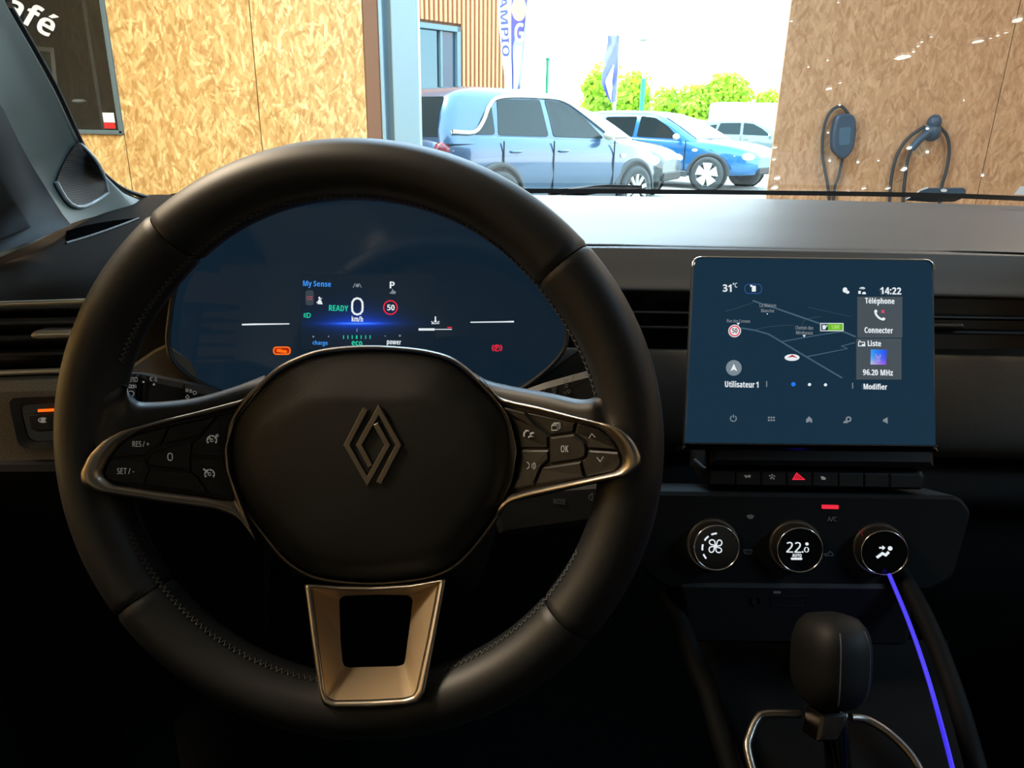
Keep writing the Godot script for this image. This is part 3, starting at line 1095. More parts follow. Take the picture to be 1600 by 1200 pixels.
			g = G.new()
			var disc := PackedVector3Array()
			for q in ell(x, yc, 0.38, 0.38 * sy, 20):
				disc.append(Vector3(q.x, q.y, 0.886 * s if absf(x) < 1.27 else 0.882 * s))
			g.cap(disc)
			put(g, "wheel_well", M.black_plastic, o)
			wh.position.z = (0.80 + 0.02) * s
	for s in [1.0, -1.0]:
		g = G.new()
		g.box(Vector3(0, 0.31 * sy, 0.872 * s), Vector3(1.72, 0.13 * sy, 0.05), 0.02)
		put(g, "sill", clad, o)
		for x in [-0.38, 0.78, -1.22]:
			g = G.new()
			g.box(Vector3(x, 0.68 * sy, 0.879 * s), Vector3(0.014, 0.62 * sy, 0.012))
			put(g, "door_gap", M.black_plastic, o)
		for x in [-0.20, -1.02]:
			g = G.new()
			g.ball(Vector3(x, 0.87 * sy, 0.885 * s), Vector3(0.10, 0.018, 0.02))
			put(g, "door_handle", m, o)
		g = G.new()
		g.ball(Vector3(0.60, 1.06 * sy, 0.93 * s), Vector3(0.06, 0.06, 0.09))
		put(g, "wing_mirror", mat("mirror_shell", Color(0.75, 0.72, 0.66), 0.4), o)
		g = G.new()
		g.ball(Vector3(1.90, 0.70 * sy, 0.66 * s), Vector3(0.17, 0.075, 0.08))
		put(g, "headlight", mat("lamp_lens", Color(0.85, 0.88, 0.9), 0.1), o)
		g = G.new()
		g.ball(Vector3(-1.99, 0.90 * sy, 0.70 * s), Vector3(0.10, 0.08, 0.10))
		put(g, "tail_light", mat("tail_red", Color(0.45, 0.12, 0.16), 0.15), o)
		g = G.new()
		g.ball(Vector3(0.98, 0.80 * sy, 0.876 * s), Vector3(0.06, 0.03, 0.012))
		put(g, "side_marker", M.white_paint, o)
	g = G.new()
	g.box(Vector3(2.06, 0.42 * sy, 0), Vector3(0.10, 0.16 * sy, 1.0), 0.03)
	put(g, "grille", M.black_plastic, o)

# ---------------------------------------------------------------- the cabin: glass, pillar, shell
var glass_rows := []
var pillar_rows := []

func hit_rows(rows: Array, px: float, py: float) -> Vector3:     # where the sight line meets a grid of points
	var d := ray(px, py)
	for i in rows.size() - 1:
		for j in rows[i].size() - 1:
			for q in [[rows[i][j], rows[i + 1][j], rows[i + 1][j + 1]], [rows[i][j], rows[i + 1][j + 1], rows[i][j + 1]]]:
				var h = Geometry3D.ray_intersects_triangle(C, d, q[0], q[1], q[2])
				if h != null:
					return h
	return Vector3.INF

func cabin() -> void:
	# windscreen
	var low := [[120, 232, 0.80], [216, 311, 0.93], [300, 302, 1.03], [450, 299, 1.13], [800, 297, 1.22], [1200, 300, 1.24], [1500, 305, 1.16], [1760, 318, 1.04]]
	var high := [Vector3(-0.40, 1.43, -0.40), Vector3(-0.37, 1.455, -0.38), Vector3(-0.28, 1.47, -0.355), Vector3(-0.12, 1.478, -0.34), Vector3(0.18, 1.482, -0.33), Vector3(0.5, 1.478, -0.34), Vector3(0.75, 1.465, -0.36), Vector3(0.93, 1.43, -0.40)]
	for i in 9:
		var t := i / 8.0
		var row := []
		for j in 8:
			var p := at(low[j][0], low[j][1], low[j][2]).lerp(high[j], t)
			p += Vector3(0, 0.03, -0.03) * sin(t * PI)
			row.append(p)
		glass_rows.append(curve3(row, 4))
	var o := thing("windscreen", "large clear windscreen with splashes of dirt on its passenger side", "windscreen")
	var g := G.new()
	g.grid(glass_rows)
	put(g, "glass_pane", M.clear_glass, o)
	# black border along the lower edge
	g = G.new()
	var a := PackedVector3Array()
	var b := PackedVector3Array()
	for j in glass_rows[0].size():
		var p: Vector3 = glass_rows[0][j]
		var q: Vector3 = glass_rows[1][j]
		a.append(p + Vector3(0, -0.004, 0.012))
		b.append(p.lerp(q, 0.055) + Vector3(0, 0, 0.004))
	g.grid([a, b])
	put(g, "black_border", mat("border_black", Color(0.07, 0.10, 0.13), 0.4), o)
	# dirt
	var dirt := mat("dirt_white", Color(0.95, 0.94, 0.90), 0.7)
	var rr := RandomNumberGenerator.new()
	rr.seed = 3
	g = G.new()
	for q in [[790, 330, 26, 7], [1225, 238, 20, 5], [1458, 112, 19, 7], [355, 515, 12, 4], [900, 240, 5, 3], [878, 265, 5, 3], [850, 297, 6, 3], [955, 210, 5, 2], [1345, 202, 7, 3], [1302, 218, 6, 2], [1392, 186, 8, 2], [422, 480, 6, 2], [418, 610, 4, 3], [348, 347, 4, 3], [350, 772, 4, 3], [646, 936, 4, 3], [525, 945, 5, 4], [360, 937, 5, 4], [35, 930, 7, 4], [52, 1040, 11, 5], [38, 1095, 12, 5], [40, 860, 8, 3], [825, 862, 10, 6], [795, 987, 11, 6], [930, 886, 6, 5], [932, 748, 6, 4], [1256, 1022, 6, 5], [1145, 582, 3, 3], [135, 118, 5, 3], [235, 387, 4, 3], [460, 1125, 14, 5], [700, 1100, 10, 3], [560, 1100, 9, 3], [410, 8, 4, 3]]:
		var cx: float = 1200 + q[0] / 3.75
		var cy: float = q[1] / 3.75
		var lp := PackedVector3Array()
		for i in 12:
			var an := TAU * i / 12
			var w := rr.randf_range(0.75, 1.2)
			var h := hit_rows(glass_rows, cx + cos(an) * q[2] * 0.5 * w + sin(an) * q[3] * 0.1, cy + sin(an) * q[3] * 0.5 * w - cos(an) * q[2] * 0.10)
			if h != Vector3.INF:
				lp.append(h + Vector3(0, -0.0012, 0.0012))
		if lp.size() > 3:
			g.fan(lp)
	put(g, "dirt_splash", dirt, o, "", "stuff")
	dirt.backlight_enabled = true
	dirt.backlight = Color(1.0, 0.98, 0.92)
	# the plate with the number of the car, at the corner
	g = G.new()
	var lp := PackedVector3Array()
	for q in v2([1584, 304, 1594, 291, 1640, 291, 1640, 306]):
		lp.append(at(q.x, q.y, 1.08))
	g.fan(lp)
	put(g, "number_plate", M.white_paint, o, "small white plate behind the glass at the corner")
	# wiper parked outside, and a reflection on the passenger side built as a dark block
	var wp := thing("wiper", "dark wiper blade lying along the foot of the windscreen before the crossover", "wiper")
	g = G.new()
	g.tube(PackedVector3Array([at(858, 301, 1.27), at(905, 296, 1.29), at(950, 292.5, 1.30), at(1002, 294, 1.31)]), 0.0055, 6)
	put(g, "blade", M.black_plastic, wp)
	g = G.new()
	g.tube(PackedVector3Array([at(880, 303, 1.26), at(930, 296, 1.285)]), 0.008, 6)
	put(g, "arm", M.black_plastic, wp)
	wp = thing("reflection_block", "dark blue block with white marks standing in for a reflection at the foot of the brown wall", "wiper")
	var PT := frame(1470, 298, 1.27, 20, 0)
	wp.transform = PT
	g = G.new()
	g.solid(loop3(PT, rounded(v2([1428, 306, 1440, 297, 1452, 293, 1507, 292.5, 1510, 296, 1510, 308, 1470, 309]), 3)), 0.03, 0.002)
	put(g, "cover", mat("reflection_blue", Color(0.10, 0.19, 0.26), 0.5), wp)
	g = G.new()
	stroke(g, PT, v2([1430, 304, 1438, 297, 1450, 293]), 2.2, 0.0008)
	fill(g, PT, ell(1475, 297.5, 5, 2.6), 0.0008)
	put(g, "white_mark", M.white_paint, wp)
	# driver's side pillar
	var rl := [[-22, -60, 0.52], [11, 10, 0.56], [50, 78, 0.61], [85, 142, 0.66], [118, 212, 0.72], [133, 244, 0.75], [156, 274, 0.79], [188, 300, 0.84], [219, 313, 0.90]]
	var bottom := [[219, 313, 0.90], [205, 321, 0.86], [160, 335, 0.80], [112, 349, 0.73], [40, 385, 0.62], [-120, 450, 0.52]]
	var off := [[0, 0.0], [10, 0.004], [38, 0.016], [82, 0.04], [125, 0.065], [190, 0.085]]
	for i in rl.size():
		var row := []
		for j in 6:
			var q: Array = rl[mini(i, 4)]
			var f: float = 0.75 + 0.25 * minf(i / 4.0, 1.0)
			var p := Vector3(q[0] - off[j][0] * 0.88 * f, q[1] + off[j][0] * 0.48 * f, q[2] - off[j][1])
			if i > 4:
				var t := (i - 4) / 4.0
				t = t * t * (3 - 2 * t) * 0.4 + t * 0.6
				p = p.lerp(Vector3(bottom[j][0], bottom[j][1], bottom[j][2]), t)
				if j == 0:
					p = Vector3(rl[i][0], rl[i][1], rl[i][2])
			row.append(at(p.x, p.y, p.z))
		pillar_rows.append(curve3(row, 5))
	o = thing("windscreen_pillar", "grey windscreen pillar trim with a small speaker grille at its foot", "pillar")
	g = G.new()
	g.grid(pillar_rows)
	var back := PackedVector3Array()
	for row in pillar_rows:
		back.append(row[0] + Vector3(-0.06, 0.0, -0.03))
	var shade_mesh := G.new()
	var sr := []
	for q in [[-30, 120, 0.45], [6, 172, 0.505], [30, 222, 0.56], [52, 262, 0.60], [74, 297, 0.635], [98, 335, 0.68], [112, 352, 0.70]]:
		var hp := hit_rows(pillar_rows, q[0], q[1])
		if hp == Vector3.INF:
			hp = at(q[0], q[1], q[2])
		var d: float = (hp - C).dot(Fw)
		sr.append(PackedVector3Array([hp + ray(q[0], q[1]) * 0.004, hp - ray(q[0], q[1]) * 0.004, at(q[0] - 14, q[1] + 5, d - 0.03), at(q[0] - 50, q[1] + 20, d - 0.10), at(q[0] - 320, q[1] + 120, d - 0.20)]))
	shade_mesh.grid(sr)
	put(shade_mesh, "pillar_shade", mat("shade_black", Color(0.03, 0.033, 0.036), 0.7, 0.0, 0.3), o)  # dark sheet standing in for the shade low on the pillar
	var edge := PackedVector3Array()
	for row in pillar_rows:
		edge.append(row[0])
	g.grid([edge, back])
	put(g, "pillar_trim", M.pillar_plastic, o)
	g = G.new()
	var seal := []
	for q in [[16, 8, 0.575], [56, 77, 0.625], [91, 141, 0.675], [122, 209, 0.735], [140, 244, 0.77], [165, 273, 0.82], [196, 296, 0.87], [236, 309, 0.95]]:
		seal.append(at(q[0] - 1.2, q[1] + 0.5, q[2]))
	g.tube(curve3(seal, 5), 0.0026, 6)
	put(g, "rubber_seal", M.black_plastic, o)
	var gr := []
	for i in 9:
		var row := PackedVector3Array()
		for j in 9:
			var u := j / 8.0
			var v := i / 8.0
			var l := Vector2(118, 222).lerp(Vector2(88, 278), v) if v < 0.999 else Vector2(88, 278)
			var tl := Vector2(118, 226)
			var tr := Vector2(123, 222)
			var bl := Vector2(88, 284)
			var br := Vector2(169, 302)
			var p := tl.lerp(tr, u).lerp(bl.lerp(br, u) + Vector2(-12, 42) * sin(u * PI) * 0.72, v)
			p += Vector2(9, -4) * sin(v * PI) * u + Vector2(-2, -2) * sin(v * PI) * (1 - u)
			var h := hit_rows(pillar_rows, p.x, p.y)
			if h == Vector3.INF:
				h = at(p.x, p.y, 0.75)
			row.append(h - ray(p.x, p.y) * 0.005)
		gr.append(row)
	g = G.new()
	g.grid(gr)
	put(g, "speaker_grille", M.speaker_mesh, o)
	g = G.new()
	g.tube(gr[8], 0.0022, 6)
	var s1 := PackedVector3Array()
	var s2 := PackedVector3Array()
	for row in gr:
		s1.append(row[0])
		s2.append(row[8])
	g.tube(s2, 0.0016, 6)
	put(g, "grille_rim", mat("grille_rim", Color(0.62, 0.68, 0.70), 0.35), o)
	shell()

func shell() -> void:
	var o := thing("car_body", "car cabin shell: roof lining, door trims, seats and carpet round the driver", "car body", Transform3D(), "", "structure")
	var cx := 0.27
	var g := G.new()
	g.box(Vector3(cx, 1.50, 0.75), Vector3(1.36, 0.04, 2.24), 0.015)
	put(g, "roof_lining", M.roof_lining, o)
	g = G.new()
	g.box(Vector3(cx, 0.16, 0.35), Vector3(1.5, 0.06, 3.2), 0.01)
	put(g, "carpet", M.carpet, o)
	for s in [-1.0, 1.0]:
		g = G.new()
		g.box(Vector3(cx + 0.76 * s, 0.55, 0.5), Vector3(0.10, 0.80, 2.6), 0.03)
		g.box(Vector3(cx + 0.70 * s, 0.80, 0.25), Vector3(0.06, 0.06, 0.9), 0.02)
		put(g, "door_trim", M.black_plastic, o)
		g = G.new()
		g.box(Vector3(cx + 0.70 * s, 1.22, 0.42), Vector3(0.07, 0.62, 0.14), 0.02)
		put(g, "middle_pillar", M.roof_lining, o)
		g = G.new()
		g.box(Vector3(cx + 0.66 * s, 1.2, 1.72), Vector3(0.10, 0.62, 0.30), 0.02)
		put(g, "rear_pillar", M.roof_lining, o)
		g = G.new()
		g.box(Vector3(cx + 0.37 * s, 0.62, 0.52), Vector3(0.50, 0.62, 0.12), 0.04, Basis(Vector3.RIGHT, 0.22))
		g.box(Vector3(cx + 0.37 * s, 0.44, 0.28), Vector3(0.50, 0.14, 0.50), 0.04)
		g.box(Vector3(cx + 0.37 * s, 1.06, 0.62), Vector3(0.26, 0.18, 0.10), 0.04)
		put(g, "seat", M.carpet, o)
	g = G.new()
	g.box(Vector3(cx, 0.62, 1.80), Vector3(1.5, 0.9, 0.10), 0.03)
	g.box(Vector3(cx, 0.70, 1.35), Vector3(1.3, 0.70, 0.16), 0.05)
	put(g, "rear_bench", M.carpet, o)
	g = G.new()
	var q := PackedVector3Array([at(1760, 318, 1.04) + Vector3(0.02, 0, 0), Vector3(0.95, 1.44, -0.38)])
	g.tube(q, 0.05, 8)
	put(g, "far_pillar", M.pillar_plastic, o)
	g = G.new()
	g.box(Vector3(cx, 1.475, -0.36), Vector3(1.3, 0.04, 0.10), 0.012)
	put(g, "header_rail", M.roof_lining, o)
	g = G.new()
	g.box(Vector3(cx, 0.55, -1.22), Vector3(1.6, 0.72, 0.06), 0.01)
	put(g, "bulkhead", M.black_plastic, o)
	# the bonnet, under the glass, and the scuttle
	g = G.new()
	var rows := []
	for i in 6:
		var t := i / 5.0
		var row := PackedVector3Array()
		for j in 9:
			var u := j / 8.0 * 2 - 1
			row.append(Vector3(cx + u * 0.80, lerpf(0.985, 0.84, t * t) - 0.05 * u * u, -1.36 - t * 0.85))
		rows.append(row)
	g.grid(rows)
	put(g, "bonnet", mat("bonnet_paint", Color(0.12, 0.14, 0.16), 0.3), o)
	for x in [-0.45, 1.0]:
		for z in [-1.55, 1.15]:
			g = G.new()
			g.lathe(Transform3D(Basis(Vector3.UP, PI / 2), Vector3(x, 0.31, z)), [Vector2(0, 0.09), Vector2(0.31, 0.09), Vector2(0.31, -0.09), Vector2(0, -0.09)], 24)
			put(g, "wheel", M.black_plastic, o)

# ---------------------------------------------------------------- dashboard
func yz(py: float, z: float) -> float:
	return C.y - z * tan(deg_to_rad(PITCH) + atan((py - 600.0) / F))

func strip(profile: Array, x0: float, x1: float, n := 12, bow := 0.0) -> Array:
	var rows := []
	for q in profile:
		var row := PackedVector3Array()
		for j in n + 1:
			var x := lerpf(x0, x1, float(j) / n)
			var k := (x - 0.3) / 0.8
			row.append(Vector3(x, yz(q[0], q[1]), -q[1] + bow * k * k * (1.0 if q[1] > 0.8 else 0.4)))
		rows.append(row)
	return rows

func smooth_profile(pr: Array, per := 4) -> Array:
	var c := curve(PackedVector2Array(pr.map(func(q): return Vector2(q[0], q[1]))), per, false)
	var out := []
	for q in c:
		out.append([q.x, q.y])
	return out

func dashboard() -> void:
	var o := thing("dashboard", "wide dark grey dashboard with a soft top pad and a cloth band", "dashboard")
	var g := G.new()
	g.grid(strip(smooth_profile([[303, 1.21], [310, 1.12], [330, 0.985], [357, 0.87], [376, 0.808], [381, 0.797]]), -0.30, 1.10, 24, 0.10))
	g.grid(strip(smooth_profile([[381, 0.797], [384, 0.791], [388, 0.789]]), -0.30, 1.10, 24, 0.10))
	put(g, "top_pad", M.soft_plastic, o)
	g = G.new()
	g.grid(strip(smooth_profile([[386, 0.786], [405, 0.778], [430, 0.768], [448, 0.760], [453, 0.764]]), -0.30, 1.10, 20, 0.08))
	put(g, "upper_face", M.face_grey, o)
	g = G.new()
	g.grid(strip(smooth_profile([[540, 0.762], [542, 0.745], [550, 0.737], [600, 0.724], [650, 0.717], [685, 0.718], [700, 0.728]]), -0.34, 1.10, 20, 0.08))
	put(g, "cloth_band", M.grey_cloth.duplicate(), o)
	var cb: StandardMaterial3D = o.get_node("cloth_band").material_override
	cb.albedo_color = Color(0.40, 0.385, 0.365)  # darker copy; only the driver's end cloth carries the painted-in light
	g = G.new()
	g.grid(strip(smooth_profile([[698, 0.735], [712, 0.752], [735, 0.748], [775, 0.742], [800, 0.76], [900, 0.76], [1000, 0.80], [1150, 0.86], [1500, 0.92]], 3), -0.6, 1.10, 20, 0.05))
	put(g, "lower_face", M.black_plastic, o)
	# the driver's end of the dashboard
	var cols := [-120, -40, 0, 60, 130, 218, 300, 420]
	var tab := [
		[[466, .53], [420, .60], [394, .645], [368, .705], [338, .80], [306, .95], [305, 1.05], [302, 1.17]],
		[[470, .50], [425, .57], [399, .61], [374, .67], [345, .76], [311, .905], [305, 1.02], [302, 1.14]],
		[[474, .49], [431, .56], [405, .60], [383, .65], [358, .73], [330, .84], [326, .93], [324, 1.02]],
		[[478, .49], [440, .545], [420, .575], [402, .615], [388, .665], [378, .735], [374, .79], [372, .85]],
		[[480, .485], [458, .535], [448, .56], [438, .59], [428, .63], [420, .70], [416, .74], [412, .78]],
		[[488, .48], [474, .535], [471, .555], [469, .585], [467, .62], [464, .68], [460, .73], [456, .77]]]
	var rows := []
	for r in tab:
		var row := []
		for j in 8:
			row.append(at(cols[j], r[j][0], r[j][1]))
		rows.append(curve3(row, 5))
	var fine := []
	for j in rows[0].size():
		var col := []
		for r in rows:
			col.append(r[j])
		fine.append(curve3(col, 5))
	g = G.new()
	g.grid(fine)
	put(g, "end_pad", M.end_brown, o)
	# slot of the side window outlet
	g = G.new()
	var up := PackedVector2Array()
	var lo := PackedVector2Array()
	var slot := []
	for i in 13:
		var t := i / 12.0
		var p := Vector2(46, 390).lerp(Vector2(217, 341), t)
		var w := 12.0 * sin(pow(t, 0.8) * PI) + 1.0
		var a := hit_rows(fine, p.x, p.y - w)
		var b := hit_rows(fine, p.x, p.y + w * 0.5)
		if a != Vector3.INF and b != Vector3.INF:
			slot.append([a - ray(p.x, p.y) * 0.002, b - ray(p.x, p.y) * 0.002])
	var sa := PackedVector3Array()
	var sb := PackedVector3Array()
	for q in slot:
		sa.append(q[0]); sb.append(q[1])
	if slot.size() > 2:
		g.grid([sa, sb])
		put(g, "outlet_slot", M.slot_black, o)
		g = G.new()
		g.tube(sb, 0.0014, 6)
		put(g, "outlet_lip", M.dash_face, o)
	# driver's end: cloth panel with the lane switch, and the dark lower trim
	var T := frame(45, 660, 0.535, 12, 10)
	g = G.new()
	g.solid(loop3(T, rounded(v2([-160, 604, 60, 598, 168, 595, 172, 735, 60, 737, -160, 738]), 8)), 0.05, 0.006)
	var cl := put(g, "cloth_panel", M.grey_cloth, o)
	cl.transform = T
	var T2 := frame(45, 800, 0.55, -10, 6)
	g = G.new()
	g.solid(loop3(T2, v2([-260, 730, 420, 730, 420, 1000, -260, 1040])), 0.04, 0.004)
	put(g, "knee_panel", M.black_plastic, o).transform = T2
	var T4 := frame(220, 540, 0.76, 10, 6)
	g = G.new()
	g.solid(loop3(T4, v2([40, 440, 400, 425, 400, 760, 40, 760])), 0.03, 0.003)
	put(g, "inner_panel", M.black_plastic, o).transform = T4
	# cloth wedges beside the instruments
	var T3 := frame(270, 585, 0.672, 18, 4)
	g = G.new()
	g.solid(loop3(T3, v2([150, 590, 190, 580, 240, 546, 262, 536, 300, 560, 360, 600, 420, 650, 300, 660, 150, 650])), 0.02, 0.003)
	put(g, "cloth_wedge", M.grey_cloth, o).transform = T3
	T3 = frame(900, 580, 0.678, 18, -4)
	g = G.new()
	g.solid(loop3(T3, v2([780, 640, 820, 608, 865, 575, 900, 550, 914, 537, 928, 533, 942, 545, 955, 570, 975, 600, 980, 650, 880, 660])), 0.02, 0.003)
	put(g, "cloth_wedge", cb, o).transform = T3
	# vents
	vent_left()
	vent_centre()
	lane_switch(T)
	ambient()

func bar(g: G, T: Transform3D, x0: float, y0: float, x1: float, y1: float, h: float, r: float, squash := 1.0) -> void:
	g.tube(PackedVector3Array([L(T, x0, y0, h), L(T, x1, y1, h)]), r, 8, false, squash, Vector3(0, 0, 1))

func vent_left() -> void:
	var T := frame(45, 527, 0.55, 8, 11)
	var o := thing("air_vent", "air vent at the driver's end, chrome strips above and below its slats", "air vent", T)
	var g := G.new()
	g.solid(loop3(T, v2([-160, 476, 186, 464, 186, 586, -160, 594]), -0.045), 0.006)
	g.grid([loop3(T, v2([-160, 476, 186, 464]), 0.0), loop3(T, v2([-160, 474, 186, 462]), -0.046)])
	g.grid([loop3(T, v2([-160, 598, 186, 589]), 0.0), loop3(T, v2([-160, 590, 186, 581]), -0.046)])
	put(g, "housing", M.gloss_black, o)
	g = G.new()
	bar(g, T, -160, 480, 180, 469.5, 0.001, 0.0021, 1.2)
	put(g, "chrome_strip", M.strip_chrome, o)
	g = G.new()
	bar(g, T, -160, 588.5, 180, 576, 0.001, 0.0021, 1.2)
	put(g, "chrome_strip", M.strip_chrome, o)
	for q in [[505, 495.5, -0.002], [532, 521.5, -0.004], [559, 548, -0.004]]:
		g = G.new()
		var a := L(T, -160, q[0], q[2])
		var b := L(T, 182, q[1] + 1.5, q[2])
		g.grid([PackedVector3Array([a + Vector3(0, 0.0012, 0), b + Vector3(0, 0.0012, 0)]), PackedVector3Array([a + Vector3(0, -0.0010, 0.001), b + Vector3(0, -0.0010, 0.001)]), PackedVector3Array([a + Vector3(0, -0.004, -0.035), b + Vector3(0, -0.004, -0.035)]), PackedVector3Array([a + Vector3(0, -0.0015, -0.035), b + Vector3(0, -0.0015, -0.035)]), PackedVector3Array([a + Vector3(0, 0.0012, 0), b + Vector3(0, 0.0012, 0)])], false, false)
		put(g, "slat", M.dash_face, o)
	g = G.new()
	g.solid(loop3(T, rounded(v2([46, 524, 53, 517, 112, 516, 114, 527, 60, 529, 49, 528]), 4), 0.008), 0.02, 0.0022)
	put(g, "slider_tab", M.strip_chrome, o)

func vent_centre() -> void:
	var T := frame(1250, 497, 0.765, 12, 0)
	var o := thing("air_vent", "long dark air vent across the dashboard behind the touchscreen", "air vent", T)
	var g := G.new()
	g.solid(loop3(T, v2([900, 452, 1740, 452, 1740, 545, 900, 545]), -0.03), 0.006)
	put(g, "housing", M.gloss_black, o)
	g = G.new()
	for y in [489, 512]:
		g = G.new()
		var a := L(T, 900, y - 5, -0.004)
		var b := L(T, 1740, y + 9, -0.004)
		g.grid([PackedVector3Array([a, b]), PackedVector3Array([a + Vector3(0, -0.002, 0.001), b + Vector3(0, -0.002, 0.001)]), PackedVector3Array([a + Vector3(0, -0.005, -0.024), b + Vector3(0, -0.005, -0.024)]), PackedVector3Array([a, b])], false, false)
		put(g, "slat", M.black_plastic, o)
	g = G.new()
	g.solid(loop3(T, rounded(v2([1450, 506, 1506, 506, 1508, 513, 1450, 513]), 3), 0.004), 0.012, 0.0015)
	put(g, "slider_tab", M.dark_chrome, o)

func lane_switch(T: Transform3D) -> void:
	var o := thing("lane_switch", "small black switch with an orange light set in the cloth panel", "switch", T)
	var g := G.new()
	var a := rounded(v2([14, 628, 20, 622, 110, 618, 130, 622, 128, 690, 120, 700, 40, 702, 28, 694, 18, 650]), 8)
	var b := rounded(v2([32, 638, 38, 633, 106, 629, 116, 633, 114, 680, 108, 688, 52, 690, 43, 684, 35, 655]), 7)
	g.grid([loop3(T, a, 0.0), loop3(T, a, 0.003), loop3(T, b, 0.0015), loop3(T, b, -0.006)], true, false)
	put(g, "surround", M.dash_face, o)
	g = G.new()
	g.cap(loop3(T, b, 0.0006))
	put(g, "well", M.gloss_black, o)
	g = G.new()
	g.solid(loop3(T, rounded(v2([42, 648, 108, 643, 108, 672, 56, 675, 46, 668]), 5), 0.006), 0.006, 0.0012)
	put(g, "button", M.button_black, o)
	g = G.new()
	fill(g, T, v2([59, 639.5, 90, 638, 90, 642.5, 59, 644]), 0.0072)
	put(g, "indicator_light", M.orange_text, o)
	g = G.new()
	stroke(g, T, ell(67, 656.5, 7, 3.6, 18, 40, 320), 1.3, 0.0065)
	fill(g, T, rounded(v2([64, 653.5, 71, 653, 70, 660, 63, 660.5]), 1), 0.0065)
	put(g, "printed_symbol", M.print, o)

func ambient() -> void:
	var o := thing("ambient_strip", "thin glowing blue violet light strip running down the centre console", "light strip")
	var g := G.new()
	var path := []
	for q in [[1389, 897, 0.585], [1420, 972, 0.56], [1447, 1050, 0.535], [1470, 1130, 0.51], [1489, 1204, 0.49], [1510, 1300, 0.465]]:
		path.append(at(q[0], q[1], q[2]))
	g.tube(curve3(path, 5), 0.0016, 8)
	put(g, "strip_light", M.strip_glow, o)
	var l := OmniLight3D.new()
	l.name = "light"
	o.add_child(l)
	l.position = at(1448, 1050, 0.52)
	l.light_color = Color(0.3, 0.25, 1.0)
	l.light_energy = 0.00006
	l.light_size = 0.004
	l.omni_range = 3.0
	l.omni_attenuation = 2.0
	l.shadow_enabled = true

# ---------------------------------------------------------------- steering wheel
var WT: Transform3D
const RR := 0.16995
const RA := 0.0185
const RB := 0.0216
const FLAT := 0.964
var hub := Vector2.ZERO

func wh(p: Vector2) -> float:      # how far the spokes stand out, from the hub to the rim
	var r := Vector2(p.x, p.y / FLAT).length()
	var t := clampf((r - 0.082) / 0.073, 0.0, 1.0)
	t = t * 0.7 + t * t * (3.0 - 2.0 * t) * 0.3
	return -0.024 + 0.046 * t + 0.005 * smoothstep(0.150, 0.170, r)

func LW(px: float, py: float, dh := 0.0) -> Vector3:
	var h := -0.02
	var q := Vector3.ZERO
	for i in 8:
		q = L(WT, px, py, h + dh)
		h = lerpf(h, wh(Vector2(q.x, q.y)), 0.7)
	return Vector3(q.x, q.y, h + dh)

func lw(pts: PackedVector2Array, dh := 0.0) -> PackedVector3Array:
	var out := PackedVector3Array()
	for p in pts:
		out.append(LW(p.x, p.y, dh))
	return out

func rim_point(t: float, s: float, grow := 0.0) -> Vector3:
	# thumb rests: the rim is thicker inside at ten and two
	var dg := rad_to_deg(t)
	var bump := 0.0
	for c in [38.0, 142.0]:
		var d: float = absf(fposmod(dg - c + 180.0, 360.0) - 180.0)
		bump += 0.0022 * exp(-d * d / 300.0)
	var a := RA + grow + (bump if cos(s) < 0 else 0.0)
	var r := RR + a * cos(s)
	var z := (RB + grow) * sin(s)
	# the rim is cut back where the lower spoke is let into it
	var k := 1.0 - smoothstep(8.6, 9.6, absf(fposmod(dg, 360.0) - 279.8))
	if k > 0.0:
		if cos(s) < -0.54: r += (-RA * 0.54 - a * cos(s)) * k
	return Vector3(r * cos(t), r * sin(t) * FLAT, z)

